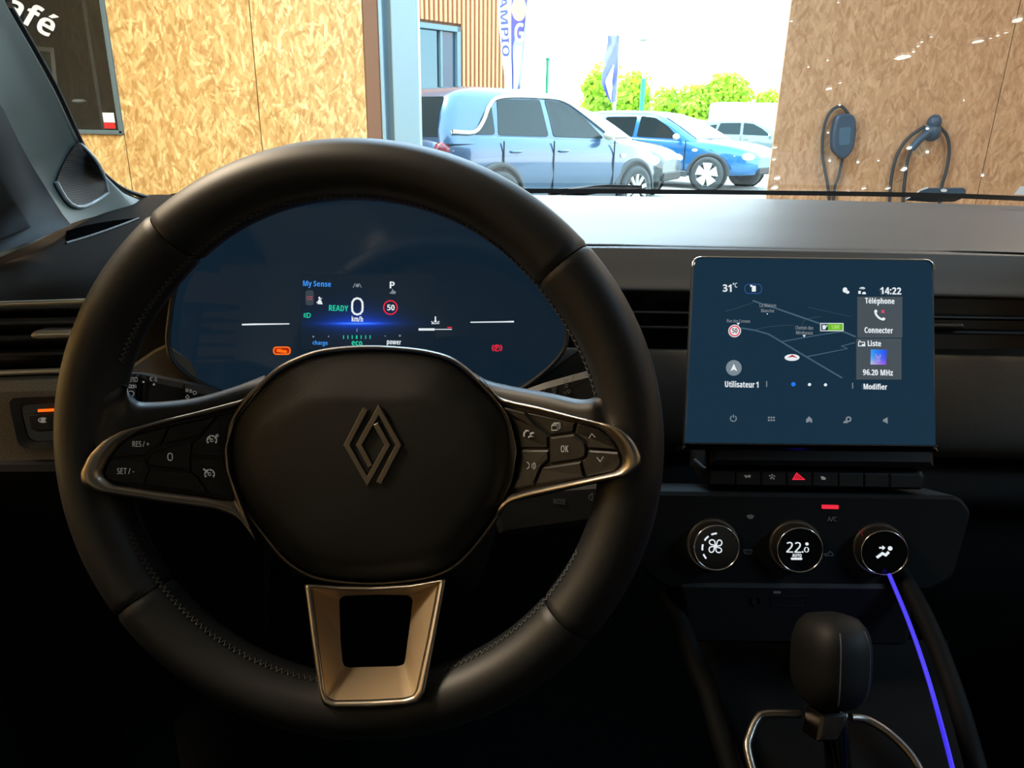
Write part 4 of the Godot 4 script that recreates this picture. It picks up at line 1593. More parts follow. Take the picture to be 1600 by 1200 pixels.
func steering_wheel() -> void:
	WT = frame(546, 690, 0.45, 17.06, -6.67)
	var hp := L(WT, 582, 715, -0.024)
	hub = Vector2(hp.x, hp.y)
	var o := thing("steering_wheel", "black leather steering wheel with three satin metal edged spokes", "steering wheel", WT)
	# rim in four leather pieces
	for q in [[43.0, 133.0, "smooth_leather"], [133.0, 221.0, "leather"], [221.0, 324.5, "smooth_leather"], [324.5, 403.0, "leather"]]:
		var g := G.new()
		var rows := []
		var n := 96
		for i in n + 1:
			var t := deg_to_rad(lerpf(q[0] + 0.12, q[1] - 0.12, float(i) / n))
			var row := PackedVector3Array()
			var edge := -0.0012 if i == 0 or i == n else 0.0
			for k in 28:
				row.append(rim_point(t, TAU * k / 28, edge))
			rows.append(row)
		g.grid(rows, true, true, true)
		put(g, "rim_leather", M[q[2]], o)
	# stitches along the inner side
	var g := G.new()
	for i in 520:
		var t := TAU * i / 520.0
		var dg := rad_to_deg(t)
		if (dg > 268.5 and dg < 291) or (dg > 164 and dg < 206) or dg > 338 or dg < 14:
			continue
		var s0 := deg_to_rad(157)
		var s1 := deg_to_rad(167)
		var d := TAU / 520.0
		if i % 2:
			var w := s0; s0 = s1; s1 = w
		g.tube(PackedVector3Array([rim_point(t, s0, 0.0004), rim_point(t + d * 0.9, s1, 0.0004)]), 0.00036, 4)
	put(g, "stitching", M.stitch, o, "", "stuff")
	# dark arms under the metal
	spoke_arm(o, [[150, 592], [180, 602], [194, 612], [208, 624], [228, 631.5], [300, 626], [362, 610], [414, 592]], [[95, 700], [118, 742], [150, 770], [205, 779], [260, 786], [340, 797], [380, 818], [440, 880]])
	spoke_arm(o, [[740, 588], [762, 599], [800, 607], [862, 618], [910, 627], [938, 618], [956, 594], [988, 545]], [[700, 880], [745, 835], [790, 790], [850, 774], [910, 760], [968, 748], [1000, 735], [1035, 690]])
	# airbag cover
	var out := curve(v2([470, 563, 500, 553, 540, 547.5, 582, 546, 625, 548, 665, 553, 700, 563, 728, 582, 752, 606, 778, 634, 797, 664, 804, 700, 801, 745, 785, 785, 757, 828, 722, 870, 690, 892, 650, 903, 582, 909, 515, 904, 478, 893, 445, 870, 410, 828, 381, 788, 363, 745, 359, 702, 366, 660, 386, 629, 413, 601, 440, 578]), 4)
	var c := Vector2(582, 728)
	g = G.new()
	var prof := [[1.0, -0.020], [1.0, -0.002], [0.985, 0.0015], [0.955, 0.0035], [-1.0, 0.0095], [-0.95, 0.0108], [-0.85, 0.0116], [-0.6, 0.0130], [-0.3, 0.0140], [-0.04, 0.0144]]
	var rows := []
	for q in prof:
		var row := PackedVector3Array()
		for p in out:
			var d := p - c
			var up := maxf(0.0, -d.normalized().y)
			var inner := 0.87 - 0.24 * pow(up, 1.6)
			var f: float = q[0] if q[0] > 0 else inner * -q[0]
			var w := c + d * f
			var z: float = wh(hub) + 0.0005 + q[1]
			row.append(L(WT, w.x, w.y, z))
		rows.append(row)
	g.grid(rows, true, true, true)
	put(g, "airbag_cover", M.airbag_vinyl, o)
	g = G.new()
	var ring := []
	for q in [[1.003, -0.012], [1.003, 0.0022], [1.010, 0.0036], [1.024, 0.0036], [1.034, 0.0022], [1.036, -0.012]]:
		var row := PackedVector3Array()
		for p in out:
			var d := p - c
			var w: Vector2 = c + d * q[0]
			row.append(L(WT, w.x, w.y, wh(hub) + q[1]))
		ring.append(row)
	g.grid(ring, true, false)
	put(g, "airbag_surround", mat("surround_metal", Color(0.46, 0.43, 0.40), 0.42, 0.95), o)
	emblem(o)
	# metal trims of the side spokes
	trim(o, v2([421, 592, 380, 624, 300, 645, 240, 659, 190, 672, 160, 688, 138, 712, 125, 740, 128, 757, 150, 770, 250, 785, 340, 797, 374, 812, 402, 850, 379, 790, 360, 740, 355, 700, 368, 655]),
		v2([379, 636, 350, 644, 290, 656, 255, 664, 215, 676, 192, 692, 172, 715, 162, 735, 163, 744, 178, 756, 250, 766, 320, 775, 352, 780, 367, 782, 357, 755, 350, 730, 349, 700, 360, 665]))
	trim(o, v2([748, 585, 780, 621, 800, 627, 840, 635, 900, 651, 940, 660, 965, 666, 980, 678, 993, 693, 1002, 714, 1001, 728, 982, 744, 900, 761, 820, 778, 795, 787, 772, 810, 800, 752, 806, 700, 795, 650]),
		v2([778, 628, 788, 633, 820, 639, 850, 646, 895, 656, 925, 664, 942, 673, 955, 686, 965, 699, 971, 714, 971, 728, 960, 737, 890, 752, 820, 767, 800, 771, 789, 773, 801, 746, 809, 704, 799, 664]))
	lower_spoke(o)
	# switch pads
	var pads := [
		[100, [360, 675, 395, 625, 440, 570, 500, 520, 560, 495, 640, 470, 805, 432, 735, 586, 690, 602, 650, 635, 622, 664]],
		[100, [355, 688, 618, 680, 628, 722, 648, 752, 655, 768, 606, 890, 480, 880, 375, 865, 330, 842, 312, 800, 325, 745]],
		[100, [646, 725, 672, 652, 705, 626, 990, 550, 975, 675, 970, 782, 662, 742]],
		[100, [818, 430, 1190, 347, 1040, 510, 990, 528, 752, 582]],
		[100, [662, 772, 985, 798, 1028, 832, 1118, 962, 615, 890]],
		[100, [1202, 345, 1376, 300, 1292, 450, 1246, 600, 1238, 668, 987, 668, 1002, 548, 1052, 520]],
		[100, [987, 682, 1238, 682, 1254, 750, 1318, 996, 1138, 966, 1042, 830, 987, 786]],
		[760, [112, 375, 300, 420, 398, 540, 482, 612, 488, 704, 254, 704, 228, 590, 170, 460]],
		[760, [254, 716, 488, 716, 490, 795, 430, 845, 372, 985, 170, 1040, 232, 870]],
		[760, [312, 418, 700, 500, 682, 580, 500, 606, 412, 535]],
		[760, [494, 618, 680, 592, 768, 662, 783, 700, 776, 768, 735, 792, 496, 826]],
		[760, [712, 505, 880, 552, 970, 630, 1030, 722, 798, 706, 780, 655, 690, 588]],
		[760, [797, 718, 1034, 734, 1056, 800, 1050, 845, 1010, 880, 780, 925, 748, 800, 788, 775]],
		[760, [440, 852, 738, 805, 766, 928, 384, 990]]]
	for q in pads:
		var px := PackedVector2Array()
		for p in v2(q[1]):
			px.append(Vector2(q[0] + p.x / 5.0, (580.0 if q[0] == 100 else 560.0) + p.y / 5.0))
		g = G.new()
		g.solid(lw(rounded(px, 2.2, 2), -0.0018), 0.008, 0.0011)
		put(g, "spoke_button", M.button_black, o)
	for q in [["RES / +", 207, 689.5, 233, 698], ["SET / -", 183, 731.5, 209.5, 740.5], ["O", 261.5, 707.5, 270, 720], ["OK", 876.5, 696, 888, 706.5]]:
		var t := text(o, q[0], WT, q[1], q[2], q[3], q[4], M.print, 0.0, false, "printed_text")
		lay(t, (q[1] + q[3]) / 2.0, (q[2] + q[4]) / 2.0, q[3] - q[1], q[4] - q[2])
	symbols(o)

func lay(t: MeshInstance3D, cx: float, cy: float, w: float, h: float) -> void:   # lays lettering on the slope of a spoke
	var m := LW(cx, cy, -0.0006)
	var r := LW(cx + w / 2, cy, -0.0006) - LW(cx - w / 2, cy, -0.0006)
	var u := LW(cx, cy - h / 2, -0.0006) - LW(cx, cy + h / 2, -0.0006)
	var b: AABB = t.mesh.get_aabb()
	var n := r.cross(u).normalized()
	var B := Basis(r / b.size.x, u / b.size.y, n * 0.05)
	t.transform = Transform3D(B, m - B * Vector3(b.get_center().x, b.get_center().y, 0))

func wline(g: G, pts: PackedVector2Array, wpx: float, dh := -0.0003) -> void:
	g.tube(lw(pts, dh), wpx * 0.00020, 4)

func symbols(o: Node) -> void:
	for q in [[331, 688, 1], [327.5, 741, -1]]:
		var g := G.new()
		wline(g, ell(q[0], q[1], 7.6, 7.4, 22, 140, 400), 1.5)
		wline(g, ell(q[0], q[1], 2.2, 2.2, 10), 1.3)
		wline(g, v2([q[0] - 1.5, q[1] - 1.5, q[0] - 5, q[1] - 4.5]), 1.5)
		for a in [150, 195, 240, 285, 330, 380]:
			var e := Vector2(cos(deg_to_rad(a)), sin(deg_to_rad(a)))
			wline(g, PackedVector2Array([Vector2(q[0], q[1]) + e * 5.0, Vector2(q[0], q[1]) + e * 7.2]), 1.2)
		if q[2] > 0:
			wline(g, ell(q[0] + 8.5, q[1] - 7.5, 1.8, 1.8, 10), 1.3)
			wline(g, v2([q[0] + 5, q[1] - 4, q[0] + 7.5, q[1] - 6]), 1.2)
		else:
			wline(g, v2([q[0] - 10, q[1] - 8.5, q[0] - 6, q[1] - 5.5]), 2.2)
		put(g, "printed_symbol", M.print, o)
	var g := G.new()
	wline(g, v2([819, 682, 819, 677, 822, 673, 826, 673.5]), 2.6)
	wline(g, v2([826, 683.5, 829, 681, 829, 677.5, 834, 676.5]), 2.6)
	wline(g, v2([828, 681, 833, 682.5]), 1.2)
	put(g, "printed_symbol", M.print, o)
	g = G.new()
	wline(g, v2([862, 665, 870, 664.5, 871, 672, 862, 672.5, 862, 665]), 1.4)
	wline(g, v2([863, 663, 873, 662, 873.5, 671]), 1.2)
	wline(g, v2([865, 661, 875, 660.5, 875.5, 669]), 1.2)
	put(g, "printed_symbol", M.print, o)
	g = G.new()
	wline(g, v2([920.5, 684.5, 924.5, 677.5, 930, 683.5]), 1.2)
	put(g, "printed_symbol", M.print, o)
	g = G.new()
	wline(g, v2([932.5, 714.5, 938, 721.5, 942.5, 713.5]), 1.2)
	put(g, "printed_symbol", M.print, o)
	g = G.new()
	wline(g, v2([823.5, 722, 827, 725, 826.5, 728, 827.5, 730, 823.5, 732.5]), 1.5)
	wline(g, ell(826, 728, 5.5, 5, 6, -35, 35), 1.2)
	wline(g, ell(826, 728, 8.5, 7, 6, -38, 38), 1.2)
	wline(g, ell(826, 728, 11, 8.5, 6, -38, 38), 1.2)
	put(g, "printed_symbol", M.print, o)

func spoke_arm(o: Node, a: Array, b: Array) -> void:
	var pa := curve(PackedVector2Array(a.map(func(q): return Vector2(q[0], q[1]))), 5, false)
	var pb := curve(PackedVector2Array(b.map(func(q): return Vector2(q[0], q[1]))), 5, false)
	var rows := []
	for i in pa.size():
		var row := PackedVector3Array()
		for q in [[-0.02, -0.034], [-0.02, -0.018], [0.0, -0.011], [0.05, -0.006], [0.14, -0.0045], [0.3, -0.0045], [0.7, -0.0045], [0.93, -0.0045], [0.985, -0.008], [1.0, -0.014], [0.99, -0.034]]:
			var p := pa[i].lerp(pb[i], q[0])
			var w := LW(p.x, p.y, q[1])
			var rad := Vector2(w.x, w.y / FLAT).length()
			var under := RB * sqrt(maxf(0.0, 1.0 - pow((rad - RR) / RA, 2.0))) - 0.002
			w.z = lerpf(w.z, minf(w.z, under), lerpf(smoothstep(0.149, 0.159, rad), smoothstep(0.138, 0.151, rad), (1.0 - smoothstep(0.05, 0.3, float(q[0]))) * (1.0 if w.x < 0 else 0.0)))
			row.append(w)
		rows.append(row)
	var g := G.new()
	g.grid(rows)
	var back := []
	for r in rows:
		back.append(PackedVector3Array([r[0], r[r.size() - 1]]))
	g.grid(back)
	put(g, "spoke_arm", M.leather, o)

func trim(o: Node, a: PackedVector2Array, b: PackedVector2Array) -> void:
	var ra := rounded(a, 9, 4)
	var rb := rounded(b, 6, 4)
	var g := G.new()
	var rows := [lw(ra, -0.008)]
	for q in [[0.0, -0.0015], [0.10, 0.0012], [0.35, 0.0022], [0.62, 0.0012], [0.95, -0.0012], [1.0, -0.0045]]:
		var row := PackedVector3Array()
		for i in ra.size():
			var p := ra[i].lerp(rb[i], q[0])
			row.append(LW(p.x, p.y, q[1]))
		rows.append(row)
	g.grid(rows, true, true)
	put(g, "spoke_trim", M.satin_metal, o)

func lower_spoke(o: Node) -> void:
	var a := rounded(v2([475, 912, 488, 1010, 499, 1085, 505, 1102, 520, 1108, 580, 1108, 635, 1104, 655, 1098, 664, 1084, 680, 1000, 697, 904, 640, 913, 582, 916, 530, 915]), 5, 3)
	var b := rounded(v2([488, 918, 499, 1010, 508, 1078, 512, 1089, 522, 1094, 580, 1093, 632, 1090, 645, 1086, 650, 1078, 667, 1000, 684, 911, 640, 920, 582, 924, 530, 923]), 4, 3)
	var d := rounded(v2([530, 936, 532, 1000, 535, 1034, 538, 1041, 545, 1043, 580, 1042, 622, 1041, 631, 1038, 633, 1032, 640, 980, 645, 937, 638, 930, 590, 929, 538, 931]), 4, 3)
	var g := G.new()
	var rows := [lw(a, -0.022)]
	for q in [[0.0, -0.002], [0.15, 0.0008], [0.5, 0.0016], [0.85, 0.0006], [1.0, -0.0015]]:
		var row := PackedVector3Array()
		for i in a.size():
			var p := a[i].lerp(b[i], q[0])
			row.append(LW(p.x, p.y, q[1]))
		rows.append(row)
	g.grid(rows, true, true)
	put(g, "lower_spoke_rim", M.satin_metal, o)
	g = G.new()
	g.grid([lw(b, -0.0015), lw(d, -0.026), lw(d, -0.032)], true, false)
	put(g, "lower_spoke_well", mat("well_metal", Color(0.80, 0.72, 0.60), 0.5, 0.7), o)

func emblem(o: Node) -> void:      # two interlaced bands folded into an open lozenge
	var z := wh(hub) + 0.0005 + 0.0144
	for s in [[570.5, 639, 541.2, 695.5, 573.5, 752.5, 605, 695.5, 586.5, 662], [578.5, 729, 560.5, 695.5, 591.3, 640.5, 622.5, 695.5, 591.5, 755]]:
		var p := v2(s)
		var left := PackedVector2Array()
		var right := PackedVector2Array()
		for i in p.size():
			var d1 := (p[i] - p[maxi(i - 1, 0)]).normalized()
			var d2 := (p[mini(i + 1, p.size() - 1)] - p[i]).normalized()
			if i == 0: d1 = d2
			if i == p.size() - 1: d2 = d1
			var m := (d1.orthogonal() + d2.orthogonal()).normalized()
			var k := 4.3 / maxf(0.5, m.dot(d1.orthogonal()))
			left.append(p[i] + m * k)
			right.append(p[i] - m * k)
		right.reverse()
		left.append_array(right)
		var lp := PackedVector3Array()
		for q in left:
			lp.append(L(WT, q.x, q.y, z + 0.0014))
		var g := G.new()
		g.solid(lp, 0.003, 0.00035)
		put(g, "emblem_band", mat("emblem_metal", Color(0.50, 0.47, 0.43), 0.42, 0.9), o)

# ---------------------------------------------------------------- instruments and stalks
func instruments() -> void:
	var T := frame(575, 470, 0.66, 15, -3)
	var o := thing("instrument_display", "wide dark instrument display behind the steering wheel showing speed zero", "instrument display", T)
	var a := rounded(v2([296, 392, 318, 340, 360, 300, 800, 300, 850, 345, 878, 410, 890, 480, 889, 545, 862, 578, 820, 612, 760, 640, 400, 640, 335, 617, 293, 596, 262, 566, 257, 530, 266, 455]), 22, 4)
	var b := rounded(v2([304, 396, 326, 345, 366, 308, 796, 308, 843, 350, 871, 412, 883, 480, 882, 542, 857, 572, 815, 604, 756, 630, 402, 630, 340, 607, 300, 588, 271, 560, 266, 530, 275, 457]), 20, 4)
	var g := G.new()
	var rows := [loop3(T, a, -0.05), loop3(T, a, 0.006)]
	var mid := PackedVector2Array()
	for i in a.size():
		mid.append(a[i].lerp(b[i], 0.5))
	rows.append(loop3(T, mid, 0.010))
	rows.append(loop3(T, b, 0.006))
	rows.append(loop3(T, b, -0.003))
	g.grid(rows, true, true)
	put(g, "bezel", M.dash_face, o)
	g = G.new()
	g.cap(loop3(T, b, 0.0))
	put(g, "hazed_display_glass", M.dial_glass_haze, o)
	# hood
	g = G.new()
	var hood := []
	for q in [[0.016, 0.0], [0.055, -10.0], [0.058, -13.0], [0.05, -16.0], [-0.02, -18.0], [-0.10, -14.0]]:
		var row := PackedVector3Array()
		for p in curve(v2([286, 420, 300, 375, 330, 335, 380, 312, 480, 305, 580, 303, 690, 305, 790, 314, 840, 345, 870, 395, 886, 450]), 4, false):
			var e: Vector2 = (Vector2(580, 480) - p).normalized() * q[1]
			row.append(L(T, p.x + e.x, p.y + e.y, q[0] if q[0] < 0.03 else 0.016 + (q[0] - 0.016) * 0.6))
		hood.append(row)
	g.grid(hood)
	put(g, "hood", M.soft_plastic, o)
	# the glowing picture in the middle of the glass, over a base of painted blue haze
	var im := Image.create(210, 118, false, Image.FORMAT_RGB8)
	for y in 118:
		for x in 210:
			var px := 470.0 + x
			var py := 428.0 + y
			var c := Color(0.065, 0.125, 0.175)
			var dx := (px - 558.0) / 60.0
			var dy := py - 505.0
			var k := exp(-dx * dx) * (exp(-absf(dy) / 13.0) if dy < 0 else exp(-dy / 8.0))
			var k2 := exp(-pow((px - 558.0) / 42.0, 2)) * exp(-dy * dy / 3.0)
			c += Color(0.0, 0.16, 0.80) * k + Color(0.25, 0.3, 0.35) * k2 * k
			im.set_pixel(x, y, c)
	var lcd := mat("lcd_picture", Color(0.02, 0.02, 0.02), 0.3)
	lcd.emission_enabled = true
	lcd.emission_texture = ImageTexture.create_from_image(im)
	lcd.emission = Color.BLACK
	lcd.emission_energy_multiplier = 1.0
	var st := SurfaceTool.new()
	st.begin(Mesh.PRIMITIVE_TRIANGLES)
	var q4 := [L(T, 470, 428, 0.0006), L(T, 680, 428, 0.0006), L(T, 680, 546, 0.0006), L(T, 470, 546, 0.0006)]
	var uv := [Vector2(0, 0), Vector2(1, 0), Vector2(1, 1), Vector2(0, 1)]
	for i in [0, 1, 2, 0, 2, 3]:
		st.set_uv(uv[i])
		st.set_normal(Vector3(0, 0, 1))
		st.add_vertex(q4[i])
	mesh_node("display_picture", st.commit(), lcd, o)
	var h := 0.0012
	text(o, "My Sense", T, 473.5, 439, 517, 450.5, M.blue_text, h, true)
	text(o, "P", T, 609, 440, 616.5, 450.5, M.white_text, h, true)
	text(o, "READY", T, 514, 477, 544, 486, M.green_text, h, true)
	text(o, "km/h", T, 549.5, 494, 567, 502.5, M.white_text, h, true)
	text(o, "50", T, 605, 476, 616.5, 485, M.white_text, h, true)
	text(o, "charge", T, 488.5, 532, 512, 541, M.blue_text, h, true)
	text(o, "eco", T, 549.5, 533, 566, 540, M.green_text, h, true)
	text(o, "power", T, 604.5, 532, 626.5, 541, M.white_text, h, true)
	g = G.new()
	stroke(g, T, v2([558, 466, 563, 467.5, 566, 472, 566.5, 479, 566, 486, 563, 490, 558, 491.5, 553.5, 490, 550.5, 486, 550, 479, 550.5, 472, 553.5, 467.5]), 3.0, h, true)
	put(g, "display_digit", M.white_text, o)
	g = G.new()
	stroke(g, T, ell(610, 480.5, 10.6, 10.6, 28), 1.7, h, true)
	put(g, "display_speed_sign", M.red_text, o)
	g = G.new()
	for x in [537.0, 543.8, 550.5, 557.5, 564.5, 571.5, 578.5]:
		var w := 1.4 if x != 557.5 else 2.2
		fill(g, T, rect(x - w / 2 - 0.3, 524, x + w / 2 - 0.3, 529.5), h)
	put(g, "display_ticks", M.green_text, o)
	g = G.new()
	fill(g, T, rect(557, 513.5, 558.3, 518.5), h)
	for q in [[489.5, 526, 1.5], [513.3, 525.7, 1.2], [601.7, 525, 1.0], [624.7, 524.6, 1.7]]:
		fill(g, T, ell(q[0], q[1], q[2], q[2], 8), h)
	put(g, "display_dots", M.dim_text, o)
	g = G.new()
	fill(g, T, v2([378, 506, 396, 505.4, 452, 505.2, 452, 506.8, 396, 508, 378, 508.4]), h)
	put(g, "display_line", M.white_text, o)
	g = G.new()
	fill(g, T, v2([735, 502.7, 790, 501.8, 803, 501.2, 803, 503.8, 790, 503.8, 735, 504.3]), h)
	put(g, "display_line", M.white_text, o)
	g = G.new()
	fill(g, T, rect(654, 513, 679, 516.5), h)
	fill(g, T, rect(679.5, 514, 706, 515.2), h)
	stroke(g, T, v2([680.3, 494.5, 680.3, 502]), 2.0, h)
	fill(g, T, ell(680.3, 502, 2, 1.8, 8), h)
	stroke(g, T, v2([674, 502, 676, 504, 678, 504]), 1.2, h)
	stroke(g, T, v2([683, 504, 684.5, 503, 686.5, 502]), 1.2, h)
	stroke(g, T, v2([674, 505.8, 686.5, 505.4]), 1.1, h)
	put(g, "display_coolant_gauge", M.white_text, o)
	g = G.new()
	fill(g, T, rect(699, 510.8, 706, 512.6), h)
	put(g, "display_red_mark", M.red_text, o)
	g = G.new()
	stroke(g, T, rounded(v2([427.5, 542.5, 453, 542.5, 453, 553.5, 427.5, 553.5]), 5.4, 5), 2.0, h, true)
	fill(g, T, v2([432, 545.5, 438, 545, 442, 547, 448, 547.5, 448, 551.8, 440, 551, 432, 549.5]), h + 0.0003)
	put(g, "warning_light", M.orange_text, o, "orange lit battery shaped warning light")
	g = G.new()
	fill(g, T, rounded(v2([429, 544, 451.5, 544, 451.5, 552, 429, 552]), 4, 3), h)
	put(g, "warning_light_core", M.orange_core, o)
	g = G.new()
	stroke(g, T, ell(776.5, 543.7, 4.8, 4.8, 18), 1.3, h, true)
	stroke(g, T, ell(776.5, 543.7, 7.6, 7.0, 8, -45, 45), 1.3, h)
	stroke(g, T, ell(776.5, 543.7, 7.6, 7.0, 8, 135, 225), 1.3, h)
	put(g, "warning_light", M.red_text, o, "red lit parking brake warning light")
	text(o, "P", T, 774.3, 540.5, 778.8, 547, M.red_text, h, true)
	g = G.new()
	stroke(g, T, v2([480, 489.3, 482.5, 489.3, 484.8, 491, 484.8, 494, 482.5, 496, 479.8, 496.2]), 1.3, h, true)
	for i in 4:
		stroke(g, T, v2([474.3, 490.4 + i * 1.7, 478.3, 489.6 + i * 1.9]), 1.0, h)
	put(g, "display_headlamp_symbol", M.green_text, o)
	g = G.new()
	fill(g, T, rounded(v2([477.5, 453.5, 490, 453.5, 490, 477, 477.5, 477]), 4, 3), h)
	put(g, "display_car_symbol", mat_glow_grey(), o)
	g = G.new()
	for q in [[480.5, 464], [484, 464], [487, 464], [480.5, 467.6], [484, 467.6], [487, 467.6]]:
		fill(g, T, ell(q[0], q[1], 0.9, 0.9, 6), h + 0.0004)
	put(g, "display_seat_dots", M.pink_text, o)
	g = G.new()
	fill(g, T, ell(499, 465.5, 1.7, 1.9, 8), h)
	fill(g, T, v2([496, 475, 497.2, 469, 499.5, 467.5, 502, 470, 504, 475.5, 499, 474]), h)
	stroke(g, T, v2([494.5, 473, 503, 466]), 1.0, h + 0.0003)
	put(g, "display_belt_symbol", M.white_text, o)
	g = G.new()
	stroke(g, T, v2([555, 442.5, 551.5, 449.5]), 1.1, h)
	stroke(g, T, v2([561, 442.5, 564.5, 449.5]), 1.1, h)
	fill(g, T, rounded(v2([555.5, 446, 557, 443.5, 560, 443.5, 561, 446, 560.5, 448.5, 556, 448.5]), 0.8, 2), h)
	put(g, "display_lane_symbol", M.dim_text, o)
	g = G.new()
	fill(g, T, v2([608, 458.5, 612, 455, 613, 451, 615, 454, 619, 456, 617, 459.5, 613.5, 457.5]), h)
	put(g, "display_pedal_symbol", M.dim_text, o)
	stalks()

func mat_glow_grey() -> StandardMaterial3D:
	return glow("symbol_grey", Color(0.30, 0.34, 0.38), 0.6)

func stalks() -> void:
	var T := frame(260, 615, 0.57, 16, 12)
	var o := thing("light_stalk", "black light stalk with AUTO printed on its turning end", "stalk", T)
	var g := G.new()
	g.solid(loop3(T, rounded(v2([214, 584, 300, 602, 420, 640, 420, 690, 214, 672]), 6)), 0.024, 0.004)
	put(g, "stalk_body", M.button_black, o)
	g = G.new()
	g.solid(loop3(T, rounded(v2([160, 596, 168, 584, 216, 584, 217, 672, 165, 668]), 6), 0.001), 0.026, 0.004)
	put(g, "turning_end", M.button_black, o)
	for q in [[220, 586, 214, 640, 0.0], [231, 588, 226, 640, 0.0012], [288, 600, 285, 640, 0.0008]]:
		g = G.new()
		bar(g, T, q[0], q[1], q[2], q[3], q[4], 0.0007)
		put(g, "groove_ring", M.black_plastic, o)
	T.origin -= T.basis.x * 0.0036
	text(o, "AUTO", T, 188, 590, 207, 597.5, M.print, 0.0016, false, "printed_text")
	g = G.new()
	var h := 0.0018
	fill(g, T, ell(216, 597.2, 1.9, 1.6, 10), 0.0028)
	fill(g, T, ell(232.5, 601, 1.8, 1.8, 10), h)
	stroke(g, T, ell(229.5, 592.5, 2.8, 2.8, 10, 90, 290), 1.1, h)
	stroke(g, T, v2([233.5, 590, 237.5, 591]), 0.9, h)
	stroke(g, T, v2([233.5, 592.5, 237.5, 593.5]), 0.9, h)
	stroke(g, T, v2([233.5, 595, 237.5, 596]), 0.9, h)
	for x in [188.5, 191, 201.5, 204]:
		stroke(g, T, v2([x, 601.5, x + 0.7, 606.5]), 0.9, h)
	stroke(g, T, ell(195, 604, 1.8, 2.6, 10), 1.0, h, true)
	stroke(g, T, ell(199, 604.4, 1.8, 2.6, 10), 1.0, h, true)
	stroke(g, T, rounded(v2([193, 612, 198, 611, 202, 615, 199, 619.5, 193, 619]), 2), 1.2, h, true)
	for i in 3:
		stroke(g, T, v2([187.5, 611 + i * 2.2, 191, 611.5 + i * 2.2]), 0.8, h)
	stroke(g, T, v2([283, 607.5, 283, 613]), 1.0, h)
	stroke(g, T, v2([285.5, 607.5, 285.5, 613]), 1.0, h)
	for i in 3:
		stroke(g, T, v2([288, 609 + i * 2, 292, 609.8 + i * 2]), 0.9, h)
	stroke(g, T, rounded(v2([294, 611.5, 298, 612, 300, 615, 296, 617, 294, 616]), 1.5), 0.9, h, true)
	stroke(g, T, v2([282, 621, 285, 617.5, 288, 621, 285, 623.5]), 0.8, h, true)
	put(g, "printed_symbols", M.print, o)
	T = frame(900, 605, 0.585, 16, -12)
	o = thing("wiper_stalk", "black wiper stalk with faint printed symbols between wheel and instruments", "stalk", T)
	g = G.new()
	g.solid(loop3(T, rounded(v2([760, 640, 800, 616, 850, 598, 890, 587, 925, 578, 950, 565, 965, 600, 960, 660, 760, 690]), 8)), 0.024, 0.005)
	put(g, "stalk_body", M.button_black, o)
	g = G.new()
	for q in [[848, 610], [866, 606], [884, 595.5], [919, 585.5], [945, 577]]:
		stroke(g, T, v2([q[0] - 4, q[1], q[0] + 3, q[1] - 2, q[0] + 2, q[1] + 2, q[0] - 3, q[1] + 2]), 0.8, 0.0012, true)
	for q in [[866, 612], [885, 603], [931.5, 588], [931.5, 595], [933.5, 604], [889, 611], [943.5, 584]]:
		stroke(g, T, ell(q[0], q[1], 2.2, 2.6, 10), 0.9, 0.0012, true)
	stroke(g, T, v2([880, 612, 883, 616, 886, 611, 889, 615]), 0.8, 0.0012)
	stroke(g, T, v2([894, 598, 895, 590, 897, 588]), 0.9, 0.0012)
	put(g, "printed_symbols", M.faint_print, o)
	T = frame(890, 785, 0.56, 18, -6)
	o = thing("audio_stalk", "small dark audio remote stalk below the wheel's passenger side spoke", "stalk", T)
	g = G.new()
	g.solid(loop3(T, rounded(v2([760, 770, 800, 762, 950, 752, 962, 762, 958, 800, 940, 818, 780, 840]), 8)), 0.03, 0.005)
	put(g, "stalk_body", M.button_black, o)
	text(o, "MODE", T, 865, 779.5, 883, 787.5, M.faint_print, 0.0012, false, "printed_text")
	g = G.new()
	stroke(g, T, v2([920, 775.5, 925.5, 771, 925.5, 782, 920, 779]), 1.0, 0.0012, true)
	stroke(g, T, v2([928, 777.5, 933, 777]), 1.0, 0.0012)
	stroke(g, T, v2([929, 772.5, 931, 770.5]), 1.0, 0.0012)
	put(g, "printed_symbols", M.faint_print, o)
	T = frame(590, 800, 0.60, 20, -4)
	o = thing("steering_column", "dark steering column cover behind the wheel hub", "column cover", T)
	g = G.new()
	g.solid(loop3(T, rounded(v2([400, 600, 760, 600, 790, 760, 740, 940, 430, 940, 380, 760]), 30)), 0.16, 0.02)
	put(g, "cover", M.black_plastic, o)

